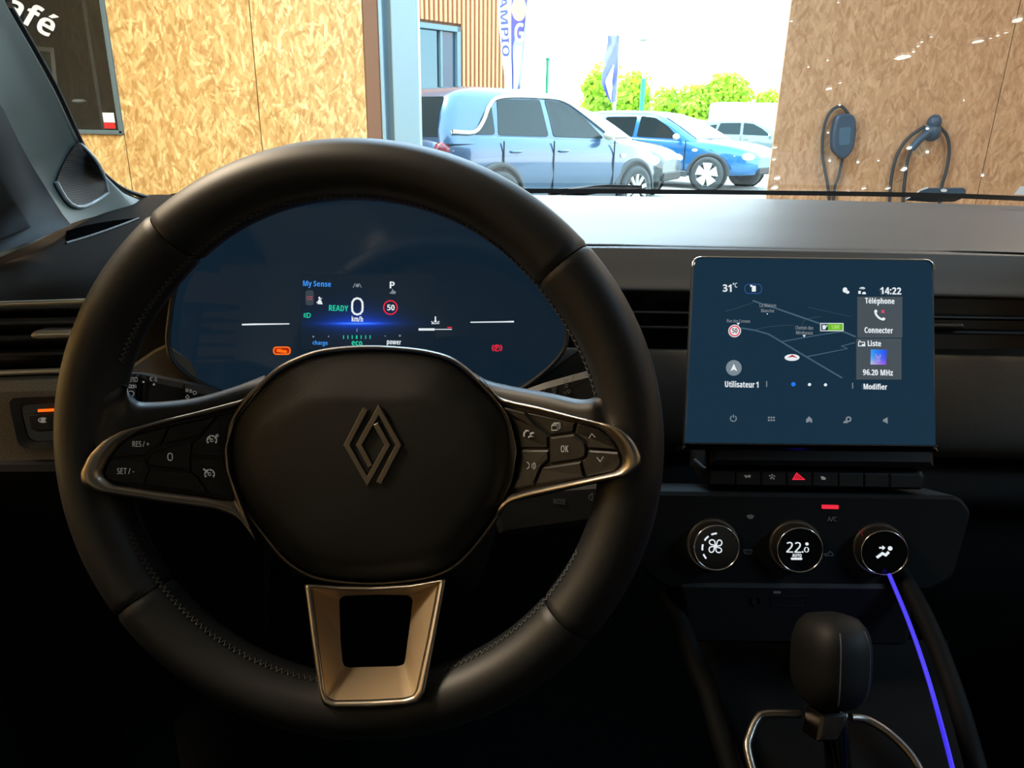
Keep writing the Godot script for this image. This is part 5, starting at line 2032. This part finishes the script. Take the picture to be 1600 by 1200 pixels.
# ---------------------------------------------------------------- touchscreen
func touchscreen() -> void:
	var T := frame(1271, 550, 0.60, 27, 0)
	var o := thing("touchscreen", "touchscreen with a dark road map standing up from the dashboard", "touchscreen", T)
	var a := PackedVector2Array()
	for p in rounded(v2([1082.5, 402.5, 1458.5, 407.5]), 0, 0):
		a.append(p)
	var out := PackedVector2Array()
	for q in [[1098, 402, 1082, 402, 1082, 417], [1445, 406.5, 1459.5, 407, 1459.5, 422]]:
		for i in 7:
			var t := i / 6.0
			var p0 := Vector2(q[0], q[1])
			var p1 := Vector2(q[2], q[3])
			var p2 := Vector2(q[4], q[5])
			out.append(p0.lerp(p1, t).lerp(p1.lerp(p2, t), t))
	var ordered := PackedVector2Array()
	for i in range(6, -1, -1):
		ordered.append(out[i])
	for i in range(7, 14):
		ordered.append(out[i])
	ordered.append(Vector2(1463.5, 696.5))
	ordered.append(Vector2(1069, 692.5))
	var g := G.new()
	g.solid(loop3(T, ordered, -0.0012), 0.005, 0.001)
	put(g, "housing", M.black_plastic, o)
	var inner := PackedVector2Array()
	var cen := Vector2(1269, 550)
	for p in ordered:
		inner.append(cen + (p - cen) * 0.9915)
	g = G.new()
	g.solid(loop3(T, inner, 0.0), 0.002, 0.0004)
	put(g, "hazed_display_glass", M.screen_glass_haze, o)
	g = G.new()
	var edge := PackedVector3Array()
	for i in ordered.size() - 2:
		edge.append(L(T, ordered[i].x, ordered[i].y, -0.0008))
	g.tube(edge, 0.0009, 6)
	put(g, "metal_edge", M.bright_chrome, o)
	g = G.new()
	g.tube(PackedVector3Array([L(T, 1068, 693, 0.0), L(T, 1464.5, 697.2, 0.0)]), 0.0007, 6)
	put(g, "lower_metal_edge", M.dark_chrome, o)
	g = G.new()
	g.solid(loop3(T, v2([1069, 694, 1464, 698, 1468, 706, 1066, 702]), -0.004), 0.02, 0.002)
	put(g, "lower_lip", M.gloss_black, o)
	g = G.new()
	g.solid(loop3(T, v2([1130, 440, 1445, 442, 1462, 730, 1110, 726]), -0.006), 0.07, 0.004)
	put(g, "stand", M.black_plastic, o)
	var h := 0.0008
	# map
	g = G.new()
	stroke(g, T, v2([1176, 469.5, 1190, 474.5, 1212, 481.5, 1281, 505.5, 1320, 519, 1337, 526]), 2.3, h)
	stroke(g, T, v2([1158, 512.5, 1180, 516, 1201, 522, 1221, 534, 1260, 557.5, 1316, 590.5]), 2.1, h)
	stroke(g, T, v2([1220, 534, 1281, 523, 1317, 518]), 1.4, h)
	stroke(g, T, v2([1260, 557.5, 1324, 544.7, 1315, 540.7, 1336, 535.3]), 1.5, h)
	put(g, "display_map_roads", M.map_line, o)
	g = G.new()
	stroke(g, T, v2([1180, 515, 1200, 510.5, 1224, 508.3, 1240, 508]), 1.0, h)
	stroke(g, T, v2([1133, 486, 1150, 482, 1177, 472.7]), 1.0, h)
	stroke(g, T, v2([1252, 510, 1256, 501, 1262, 497.5, 1282, 495]), 1.0, h)
	stroke(g, T, v2([1262, 480, 1300, 488, 1330, 495]), 0.8, h)
	put(g, "display_map_lanes", M.map_thin, o)
	for q in [["31", 1129.5, 444.5, 1143, 455.8, 1], ["°C", 1145, 442, 1152, 449, 0], ["14:22", 1375.5, 449, 1408, 459.8, 1], ["Utilisateur 1", 1133, 595.5, 1185, 605.5, 1], ["Modifier", 1349.5, 599.5, 1386, 608.5, 1], ["Téléphone", 1352, 465.5, 1397.5, 477.5, 1], ["Connecter", 1351, 511.5, 1395, 520.5, 1], ["Liste", 1356, 532, 1376.5, 541, 1], ["96.20 MHz", 1348.5, 577.5, 1395, 586.5, 1]]:
		text(o, q[0], T, q[1], q[2], q[3], q[4], M.white_text, 0.0016, q[5] == 1)
	for q in [["La Maison", 1187, 474, 1212.5, 480], ["Blanche", 1189.5, 482.6, 1209.5, 488], ["Rue des Crosses", 1136, 498.8, 1172, 504], ["Chemin des", 1243, 509, 1270.5, 515], ["Mirebeaux", 1244, 516.8, 1270, 522.6]]:
		text(o, q[0], T, q[1], q[2], q[3], q[4], M.dim_text, 0.0012, false)
	g = G.new()
	fill(g, T, v2([1254.5, 523.5, 1259, 523.5, 1256.7, 527]), h)
	fill(g, T, v2([1151.5, 504.5, 1156, 504.5, 1153.7, 508]), h)
	fill(g, T, ell(1199, 490.5, 0.9, 0.9, 6), h)
	put(g, "display_map_pins", M.white_text, o)
	for q in [["display_tile", 1339.8, 463.5, 1410, 527.6], ["display_tile", 1338.2, 528.9, 1408.6, 593]]:
		g = G.new()
		fill(g, T, rect(q[1], q[2], q[3], q[4]), h + 0.0002)
		put(g, q[0], M.tile_grey, o)
	# phone
	g = G.new()
	stroke(g, T, curve(v2([1368, 485.5, 1368.5, 490, 1371.5, 494.5, 1376, 498, 1380.5, 499.5]), 3, false), 3.0, 0.0016)
	fill(g, T, ell(1368.5, 486.5, 2.4, 2.8, 10), 0.0017)
	fill(g, T, ell(1380.5, 498.3, 2.8, 2.4, 10), 0.0017)
	put(g, "display_phone_symbol", M.white_text, o)
	g = G.new()
	stroke(g, T, v2([1377.5, 484.5, 1381.8, 489]), 1.5, 0.0016)
	stroke(g, T, v2([1377.5, 489, 1381.8, 484.5]), 1.5, 0.0017)
	put(g, "display_phone_cross", M.pink_text, o)
	# list symbol
	g = G.new()
	stroke(g, T, v2([1342, 533, 1341.5, 540.5, 1347, 540.5]), 1.1, 0.0016)
	stroke(g, T, v2([1343, 531.5, 1345, 534.5, 1351, 534.5, 1351.5, 540]), 1.1, 0.0016)
	fill(g, T, rect(1347, 537.5, 1352, 541), 0.0017)
	put(g, "display_list_symbol", M.white_text, o)
	# radio picture
	var im := Image.create(32, 32, false, Image.FORMAT_RGB8)
	for y in 32:
		for x in 32:
			var u := x / 31.0
			var v := y / 31.0
			var c := Color(0.20, 0.62, 0.98).lerp(Color(0.12, 0.32, 0.98), u).lerp(Color(0.82, 0.80, 0.88).lerp(Color(0.62, 0.30, 0.92), u), v * v)
			im.set_pixel(x, y, c)
	var rp := mat("radio_picture", Color(0.02, 0.02, 0.02), 0.4)
	rp.emission_enabled = true
	rp.emission_texture = ImageTexture.create_from_image(im)
	rp.emission = Color.BLACK
	rp.emission_energy_multiplier = 0.95
	var st := SurfaceTool.new()
	st.begin(Mesh.PRIMITIVE_TRIANGLES)
	var q4 := [L(T, 1360.5, 546, 0.0015), L(T, 1385.5, 546.5, 0.0015), L(T, 1384.5, 570, 0.0015), L(T, 1360, 569.5, 0.0015)]
	var uv := [Vector2(0, 0), Vector2(1, 0), Vector2(1, 1), Vector2(0, 1)]
	for i in [0, 1, 2, 0, 2, 3]:
		st.set_uv(uv[i])
		st.set_normal(Vector3(0, 0, 1))
		st.add_vertex(q4[i])
	mesh_node("display_radio_picture", st.commit(), rp, o)
	g = G.new()
	stroke(g, T, v2([1372, 556, 1370, 564, 1375, 564, 1372.5, 556]), 1.0, 0.0022)
	stroke(g, T, ell(1372.3, 556, 3.5, 3.5, 8, -50, 50), 0.9, 0.0022)
	stroke(g, T, ell(1372.3, 556, 3.5, 3.5, 8, 130, 230), 0.9, 0.0022)
	put(g, "display_radio_symbol", glow("lilac_text", Color(0.75, 0.65, 0.95), 0.8), o)
	# top row
	g = G.new()
	stroke(g, T, rounded(v2([1164, 444, 1190, 444, 1190, 458.5, 1164, 458.5]), 7, 5), 1.1, h, true)
	put(g, "display_pill", glow("pill_blue", Color(0.18, 0.36, 0.66), 0.7), o)
	g = G.new()
	fill(g, T, rounded(v2([1175, 446.5, 1181, 446.5, 1181, 455.5, 1175, 455.5]), 0.8, 2), h)
	fill(g, T, ell(1174, 446.5, 1.9, 1.7, 8), h + 0.0002)
	fill(g, T, ell(1320.5, 453, 3.6, 4.2, 12), h)
	fill(g, T, ell(1324.5, 456.5, 2.8, 2.4, 10), h + 0.0002)
	stroke(g, T, ell(1347.5, 453.5, 5.2, 4.6, 8, 215, 325), 1.1, h)
	stroke(g, T, ell(1347.5, 453.5, 3.0, 2.8, 8, 215, 325), 1.0, h)
	fill(g, T, rounded(v2([1347, 459.5, 1348.5, 456, 1352, 456, 1353.5, 459.5]), 0.8, 2), h)
	fill(g, T, rect(1341.5, 454.5, 1345, 459), h)
	put(g, "display_status_symbols", M.white_text, o)
	# signs on the map
	g = G.new()
	fill(g, T, ell(1148, 517, 9.8, 9.8, 28), h + 0.0002)
	put(g, "display_sign_disc", M.white_text, o)
	g = G.new()
	stroke(g, T, ell(1148, 517, 7.6, 7.6, 28), 1.8, h + 0.0006, true)
	put(g, "display_sign_ring", M.red_text, o)
	text(o, "50", T, 1144, 512.8, 1152.2, 520.4, glow("sign_ink", Color(0.42, 0.42, 0.40), 0.5), 0.0018, true)
	g = G.new()
	fill(g, T, ell(1146.7, 574.8, 12.2, 12.2, 30), h + 0.0002)
	put(g, "display_compass_disc", glow("compass_grey", Color(0.55, 0.62, 0.66), 0.7), o)
	g = G.new()
	fill(g, T, v2([1146.7, 568.5, 1152, 580, 1146.7, 577.2, 1141.4, 580]), h + 0.0008)
	put(g, "display_compass_arrow", M.white_text, o)
	g = G.new()
	fill(g, T, ell(1237.7, 558.6, 11.6, 5.2, 28), h + 0.0002)
	put(g, "display_car_marker", M.white_text, o)
	g = G.new()
	fill(g, T, v2([1238, 554.2, 1246, 559.2, 1238, 557.4, 1230, 559.2]), h + 0.0008)
	put(g, "display_car_arrow", glow("deep_red", Color(0.75, 0.05, 0.10), 0.9), o)
	g = G.new()
	stroke(g, T, v2([1282.5, 505.3, 1317.5, 505.3, 1317.5, 516.8, 1282.5, 516.8]), 1.0, h + 0.0004, true)
	fill(g, T, rounded(v2([1285.5, 508, 1290, 508, 1290, 514.5, 1285.5, 514.5]), 0.8, 2), h + 0.0004)
	stroke(g, T, v2([1290, 512, 1292, 509.5, 1292.5, 507.5]), 1.0, h + 0.0004)
	put(g, "display_fuel_symbol", M.white_text, o)
	g = G.new()
	fill(g, T, rect(1294, 506, 1317, 516.2), h + 0.0002)
	put(g, "display_fuel_price_tile", M.lime_tile, o)
	text(o, "1.89€", T, 1299, 508, 1312, 514, glow("price_ink", Color(0.70, 0.92, 0.45), 0.9), 0.0016, true)
	# page dots and bars
	g = G.new()
	fill(g, T, ell(1239.8, 600.3, 3.4, 3.4, 16), h)
	put(g, "display_page_dot", glow("dot_blue", Color(0.10, 0.48, 0.95), 0.95), o)
	for q in [[1265, 600.8], [1290, 601.2]]:
		g = G.new()
		fill(g, T, ell(q[0], q[1], 2.4, 2.4, 12), h)
		put(g, "display_page_dot", M.white_text, o)
	g = G.new()
	fill(g, T, rect(1197.4, 595.5, 1198.7, 604.5), h)
	fill(g, T, rect(1331.8, 598, 1333.0, 607.2), h)
	put(g, "display_bars", M.dim_text, o)
	# touch keys
	g = G.new()
	stroke(g, T, ell(1146, 653.8, 4.6, 4.6, 16, -55, 235), 1.3, h)
	stroke(g, T, v2([1146, 647.8, 1146, 653]), 1.3, h)
	put(g, "display_key_power", M.dim_text, o)
	g = G.new()
	for i in 6:
		fill(g, T, ell(1201.4 + (i % 3) * 4.0, 652.4 + (i / 3) * 4.2, 1.5, 1.5, 8), h)
	put(g, "display_key_grid", M.dim_text, o)
	g = G.new()
	fill(g, T, v2([1264.4, 650.5, 1269, 655.2, 1269, 660, 1266, 660, 1266, 656.8, 1262.8, 656.8, 1262.8, 660, 1259.8, 660, 1259.8, 655.2]), h)
	put(g, "display_key_home", M.dim_text, o)
	g = G.new()
	stroke(g, T, ell(1326, 655, 3.4, 3.4, 12), 2.0, h, true)
	fill(g, T, v2([1317.5, 661, 1319.5, 657.5, 1323, 657.5, 1325, 661]), h + 0.0002)
	put(g, "display_key_settings", M.dim_text, o)
	g = G.new()
	fill(g, T, v2([1380, 655.6, 1382.5, 655.4, 1387, 652, 1387, 662, 1382.5, 659, 1380, 659]), h)
	put(g, "display_key_volume", M.dim_text, o)

# ---------------------------------------------------------------- centre stack and console
func centre_stack() -> void:
	var T := frame(1278, 750, 0.605, 14, 0)
	var o := thing("switch_row", "row of flat black switches under the touchscreen, one red hazard triangle", "switch panel", T)
	var g := G.new()
	g.solid(loop3(T, rounded(v2([1100, 731, 1442, 737, 1447, 745, 1444, 766, 1106, 760]), 7)), 0.04, 0.003)
	put(g, "switch_base", M.black_plastic, o)
	var xs := [1110, 1149, 1189, 1229, 1269, 1310, 1350, 1390, 1441]
	for i in 8:
		g = G.new()
		var y0: float = 735.5 + (xs[i] - 1110) * 0.0175
		var y1: float = 735.5 + (xs[i + 1] - 1110) * 0.0175
		g.solid(loop3(T, rounded(v2([xs[i] + 0.7, y0, xs[i + 1] - 0.7, y1, xs[i + 1] - 0.7, y1 + 22, xs[i] + 0.7, y0 + 22]), 1.5, 2), 0.0014), 0.004, 0.0009)
		put(g, "switch", M.button_black, o)
	g = G.new()
	stroke(g, T, v2([1245, 739.8, 1256.5, 749, 1239.5, 748.8]), 2.2, 0.0018, true)
	stroke(g, T, v2([1246, 743.5, 1250.5, 747, 1244, 746.8]), 1.2, 0.0018, true)
	put(g, "hazard_light", M.red_text, o, "red lit hazard triangle")
	g = G.new()
	stroke(g, T, v2([1163, 742.5, 1166, 746, 1166.5, 742.5]), 1.2, 0.0017)
	stroke(g, T, v2([1168, 746, 1170, 742.8, 1171.5, 746, 1172.5, 742.5]), 1.2, 0.0017)
	put(g, "printed_symbol", M.print, o)
	g = G.new()
	for q in [[1203, 743.5], [1206.5, 742], [1210, 744], [1204.5, 747.5], [1209, 748], [1206.5, 745.5]]:
		fill(g, T, ell(q[0], q[1], 1.3, 1.1, 8), 0.0017)
	put(g, "printed_symbol", M.print, o)
	g = G.new()
	fill(g, T, rounded(v2([1282, 744, 1287, 744.5, 1291, 747.5, 1289.5, 750, 1284, 749.5]), 1.5), 0.0017)
	put(g, "printed_symbol", M.print, o)
	# climate panel
	T = frame(1250, 856, 0.60, 19, 1)
	o = thing("climate_display_panel", "climate panel with three round metal rimmed knobs, the middle one reading 22.0", "climate panel", T)
	g = G.new()
	g.solid(loop3(T, rounded(v2([1010, 768, 1500, 775, 1520, 800, 1490, 905, 1450, 925, 1040, 920, 1000, 890]), 12)), 0.05, 0.003)
	put(g, "panel", mat("panel_black", Color(0.020, 0.026, 0.032), 0.7, 0.0, 0.3), o)
	for i in 3:
		var c: Array = [[1119.5, 856, 1113.5, 850], [1250, 859.5, 1242.5, 852], [1382, 864, 1374, 856]][i]
		var k := Node3D.new()
		k.name = numbered("knob", o)
		o.add_child(k)
		var H := 0.013
		var top := L(T, c[0], c[1], H)
		var foot := L(T, c[2], c[3], 0.0)
		var ax := (top - foot).normalized().lerp(Vector3(0, 0, 1), 0.3).normalized()
		var u := Vector3.UP.cross(ax).normalized()
		k.transform = Transform3D(Basis(u, ax.cross(u), ax), top - ax * H)
		var r := 0.0181
		g = G.new()
		g.lathe(Transform3D(), [Vector2(r * 1.16, -0.004), Vector2(r * 1.16, 0.002), Vector2(r * 1.13, 0.0035), Vector2(r * 1.07, 0.0035)], 48)
		put(g, "base_ring", M.satin_metal, k)
		g = G.new()
		g.lathe(Transform3D(), [Vector2(r * 1.08, 0.0), Vector2(r * 1.07, H * 0.35), Vector2(r * 1.03, H * 0.8), Vector2(r * 1.0, H)], 48, true)
		put(g, "grip", mat("knob_grip", Color(0.20, 0.18, 0.165), 0.35, 0.8), k)
		g = G.new()
		g.lathe(Transform3D(), [Vector2(r * 1.01, H - 0.0012), Vector2(r * 1.01, H), Vector2(r * 0.985, H + 0.0007), Vector2(r * 0.955, H + 0.0003), Vector2(r * 0.95, H - 0.0008)], 56, true)
		put(g, "metal_rim", M.bright_chrome, k)
		g = G.new()
		g.lathe(Transform3D(), [Vector2(r * 0.952, H - 0.0006), Vector2(0.0, H - 0.0006)], 48)
		put(g, "display_face", mat("knob_face", Color(0.012, 0.013, 0.016), 0.15), k)
		var KT := T * k.transform
		var h := H + 0.0002
		if i == 0:
			g = G.new()
			for a in [[246, 268], [212, 234], [173, 196], [138, 158]]:
				stroke(g, KT, ell(1121, 857, 23.5, 23.5, 6, a[0], a[1]), 2.6, h)
			put(g, "display_fan_bars", M.white_text, k)
			g = G.new()
			for a in 4:
				var e := Vector2(0, 1).rotated(a * PI / 2)
				var t := Vector2(1, 0).rotated(a * PI / 2)
				var pts := PackedVector2Array()
				for q in [[0.3, 0.0], [0.6, 4.0], [1.4, 8.2], [5.0, 10.0], [8.8, 8.6], [9.4, 5.2], [6.8, 2.6], [3.2, 2.0]]:
					pts.append(Vector2(1118, 853.5) + t * q[0] + e * q[1])
				stroke(g, KT, curve(pts, 4), 1.7, h, true)
			put(g, "display_fan_symbol", M.white_text, k)
		elif i == 1:
			text(k, "22", KT, 1229, 847, 1252, 863.5, M.white_text, h, false)
			text(k, "0", KT, 1256.5, 855, 1264, 863, M.white_text, h, false)
			g = G.new()
			fill(g, KT, ell(1254.2, 862.5, 1.4, 1.4, 8), h)
			fill(g, KT, ell(1261, 850, 2.6, 2.4, 12), h)
			fill(g, KT, rounded(v2([1236, 871.5, 1253.5, 871.5, 1253.5, 874.8, 1236, 874.8]), 1, 2), h)
			put(g, "display_temperature_marks", M.white_text, k)
			text(k, "AUTO", KT, 1238, 865.5, 1252.5, 870.3, M.white_text, h, true)
		else:
			g = G.new()
			fill(g, KT, ell(1391, 857, 3.6, 3.4, 14), h)
			stroke(g, KT, v2([1370, 871.5, 1379, 864.8, 1384, 867.5, 1389, 862.5]), 4.2, h)
			fill(g, KT, v2([1374, 854.8, 1379, 854.8, 1379, 852.2, 1383.5, 856, 1379, 859.6, 1379, 857.2, 1374, 857.2]), h)
			put(g, "display_airflow_symbol", M.white_text, k)
	g = G.new()
	fill(g, T, rounded(v2([1284, 788.6, 1310.5, 789.2, 1310.5, 795.6, 1284, 795]), 1.2, 2), 0.0006)
	put(g, "indicator_light", M.red_text, o, "red lit bar over the air conditioning key")
	text(o, "A/C", T, 1293, 807.5, 1307.5, 814.5, M.faint_print, 0.0006, false, "printed_text")
	g = G.new()
	fill(g, T, rounded(v2([1166, 805.5, 1172.5, 803.8, 1179, 805.8, 1175.5, 811, 1169.5, 810.8]), 1), 0.0006)
	put(g, "printed_symbol", M.faint_print, o)
	g = G.new()
	stroke(g, T, rounded(v2([1162, 859, 1175, 859.5, 1174, 865.5, 1163.5, 865]), 1), 1.2, 0.0006, true)
	stroke(g, T, v2([1166, 859.5, 1166.5, 865]), 1.0, 0.0006)
	stroke(g, T, v2([1170.5, 859.5, 1170.5, 865]), 1.0, 0.0006)
	put(g, "printed_symbol", M.faint_print, o)
	g = G.new()
	stroke(g, T, v2([1288, 866, 1294, 865, 1297, 861.5, 1300, 864, 1302.5, 868, 1290, 868.5]), 1.3, 0.0006, true)
	put(g, "printed_symbol", M.faint_print, o)
	g = G.new()
	stroke(g, T, v2([1341.5, 828, 1346, 832, 1350, 827.5]), 1.6, 0.014)
	stroke(g, T, v2([1346, 832, 1348, 838]), 1.6, 0.014)
	put(g, "printed_red_symbol", mat("red_print", Color(0.55, 0.08, 0.12), 0.5), o)
	console()

func console() -> void:
	var T := frame(1230, 950, 0.60, 10, 0)
	var o := thing("socket_panel", "dark console recess with a round socket and a small port", "socket panel", T)
	var g := G.new()
	g.solid(loop3(T, rounded(v2([1060, 912, 1430, 915, 1420, 1010, 1080, 1005]), 12)), 0.04, 0.003)
	put(g, "panel", M.black_plastic, o)
	g = G.new()
	var s := L(T, 1182, 938, 0.0)
	g.lathe(Transform3D(Basis(), s), [Vector2(0.0042, -0.006), Vector2(0.0042, 0.0012), Vector2(0.0034, 0.0012), Vector2(0.0030, -0.004), Vector2(0, -0.004)], 24)
	put(g, "socket", M.button_black, o)
	g = G.new()
	g.ball(L(T, 1179, 939.5, 0.0005), Vector3(0.0007, 0.0007, 0.0007))
	put(g, "socket_pin", M.bright_chrome, o)
	g = G.new()
	stroke(g, T, rounded(v2([1205, 931, 1262, 931, 1262, 947, 1205, 947]), 3), 1.0, 0.0006, true)
	put(g, "port_frame", M.button_black, o)
	g = G.new()
	fill(g, T, rounded(v2([1208, 924, 1220, 924, 1220, 927.5, 1208, 927.5]), 1), 0.0005)
	put(g, "printed_symbol", M.faint_print, o)
	# console body
	o = thing("centre_console", "dark centre console with a bronze bright trim ring round the gear lever", "console")
	g = G.new()
	var rows := []
	for q in [[1000, 0.66], [1060, 0.62], [1130, 0.57], [1220, 0.53], [1400, 0.46]]:
		var row := PackedVector3Array()
		for x in [1060, 1085, 1110, 1180, 1300, 1420, 1480]:
			row.append(at(x + (q[0] - 1000) * (0.35 if x < 1120 else 0.22), q[0], q[1] + (0.03 if x == 1060 else 0.0)))
		rows.append(row)
	g.grid(rows)
	put(g, "console_top", mat("console_black", Color(0.018, 0.020, 0.022), 0.75, 0.0, 0.25), o)
	g = G.new()
	var p := []
	for q in [[1043, 925, 0.62], [1068, 985, 0.60], [1092, 1050, 0.575], [1108, 1085, 0.56], [1130, 1160, 0.53], [1165, 1260, 0.50]]:
		p.append(at(q[0], q[1], q[2]))
	g.tube(curve3(p, 5), 0.008, 10)
	put(g, "side_rail", M.console_black, o)
	g = G.new()
	p = []
	for q in [[1402, 893, 0.60], [1436, 955, 0.578], [1468, 1030, 0.555], [1494, 1105, 0.53], [1517, 1185, 0.51], [1545, 1290, 0.48]]:
		p.append(at(q[0] + 4, q[1], q[2]))
	g.tube(curve3(p, 5), 0.007, 10)
	put(g, "side_rail", M.console_black, o)
	g = G.new()
	p = []
	for q in [[1250, 1116, 0.53], [1198, 1115, 0.53], [1183, 1124, 0.527], [1172, 1148, 0.52], [1168, 1170, 0.513], [1180, 1215, 0.50], [1210, 1290, 0.475], [1380, 1300, 0.47], [1445, 1260, 0.485], [1440, 1212, 0.50], [1420, 1176, 0.512], [1388, 1145, 0.522], [1355, 1125, 0.53], [1330, 1121, 0.53]]:
		p.append(at(q[0], q[1], q[2]))
	g.tube(curve3(p, 4), 0.0030, 8, false, 1.0)
	put(g, "bright_ring", M.satin_metal, o)
	# gear lever
	var LT := frame(1292, 1040, 0.52, 25, 8)
	o = thing("gear_lever", "dark rounded gear lever knob on a stubby stem", "gear lever", LT)
	g = G.new()
	var sec := []
	var cen := L(LT, 1297, 1030, 0.0)
	for i in 15:
		var t := -1.0 + i / 7.0
		var w := pow(maxf(0.0, 1.0 - pow(absf(t), 3.2)), 0.42)
		var row := PackedVector3Array()
		for k in 28:
			var a := TAU * k / 28.0
			var cx := signf(cos(a)) * pow(absf(cos(a)), 0.7)
			var cz := signf(sin(a)) * pow(absf(sin(a)), 0.8)
			row.append(cen + Vector3(cx * 0.0225 * w + 0.004 * t, t * 0.033, cz * 0.030 * w))
		sec.append(row)
	g.grid(sec, true)
	put(g, "knob", mat("lever_black", Color(0.042, 0.042, 0.042), 0.6, 0.0, 0.35), o)
	g = G.new()
	for k in [-0.35, 0.45]:
		var path := PackedVector3Array()
		for i in range(2, 13):
			var t := -1.0 + i / 7.0
			var w := pow(maxf(0.0, 1.0 - pow(absf(t), 3.2)), 0.42)
			path.append(cen + Vector3(k * 0.0225 * w * 1.2 + 0.004 * t, t * 0.033, 0.030 * w * sqrt(1.0 - k * k * 0.75)))
		g.tube(path, 0.0005, 5)
	put(g, "knob_seam", M.stitch, o)
	g = G.new()
	g.tube(PackedVector3Array([cen + Vector3(0, -0.028, 0), cen + Vector3(0.0, -0.075, 0.0)]), 0.0085, 12)
	put(g, "stem", M.gloss_black, o)
	g = G.new()
	g.solid(loop3(LT, rounded(v2([1285, 1117, 1323, 1115, 1323, 1135, 1310, 1160, 1277, 1160]), 3), 0.012), 0.02, 0.002)
	put(g, "stem_collar", M.dark_chrome, o)
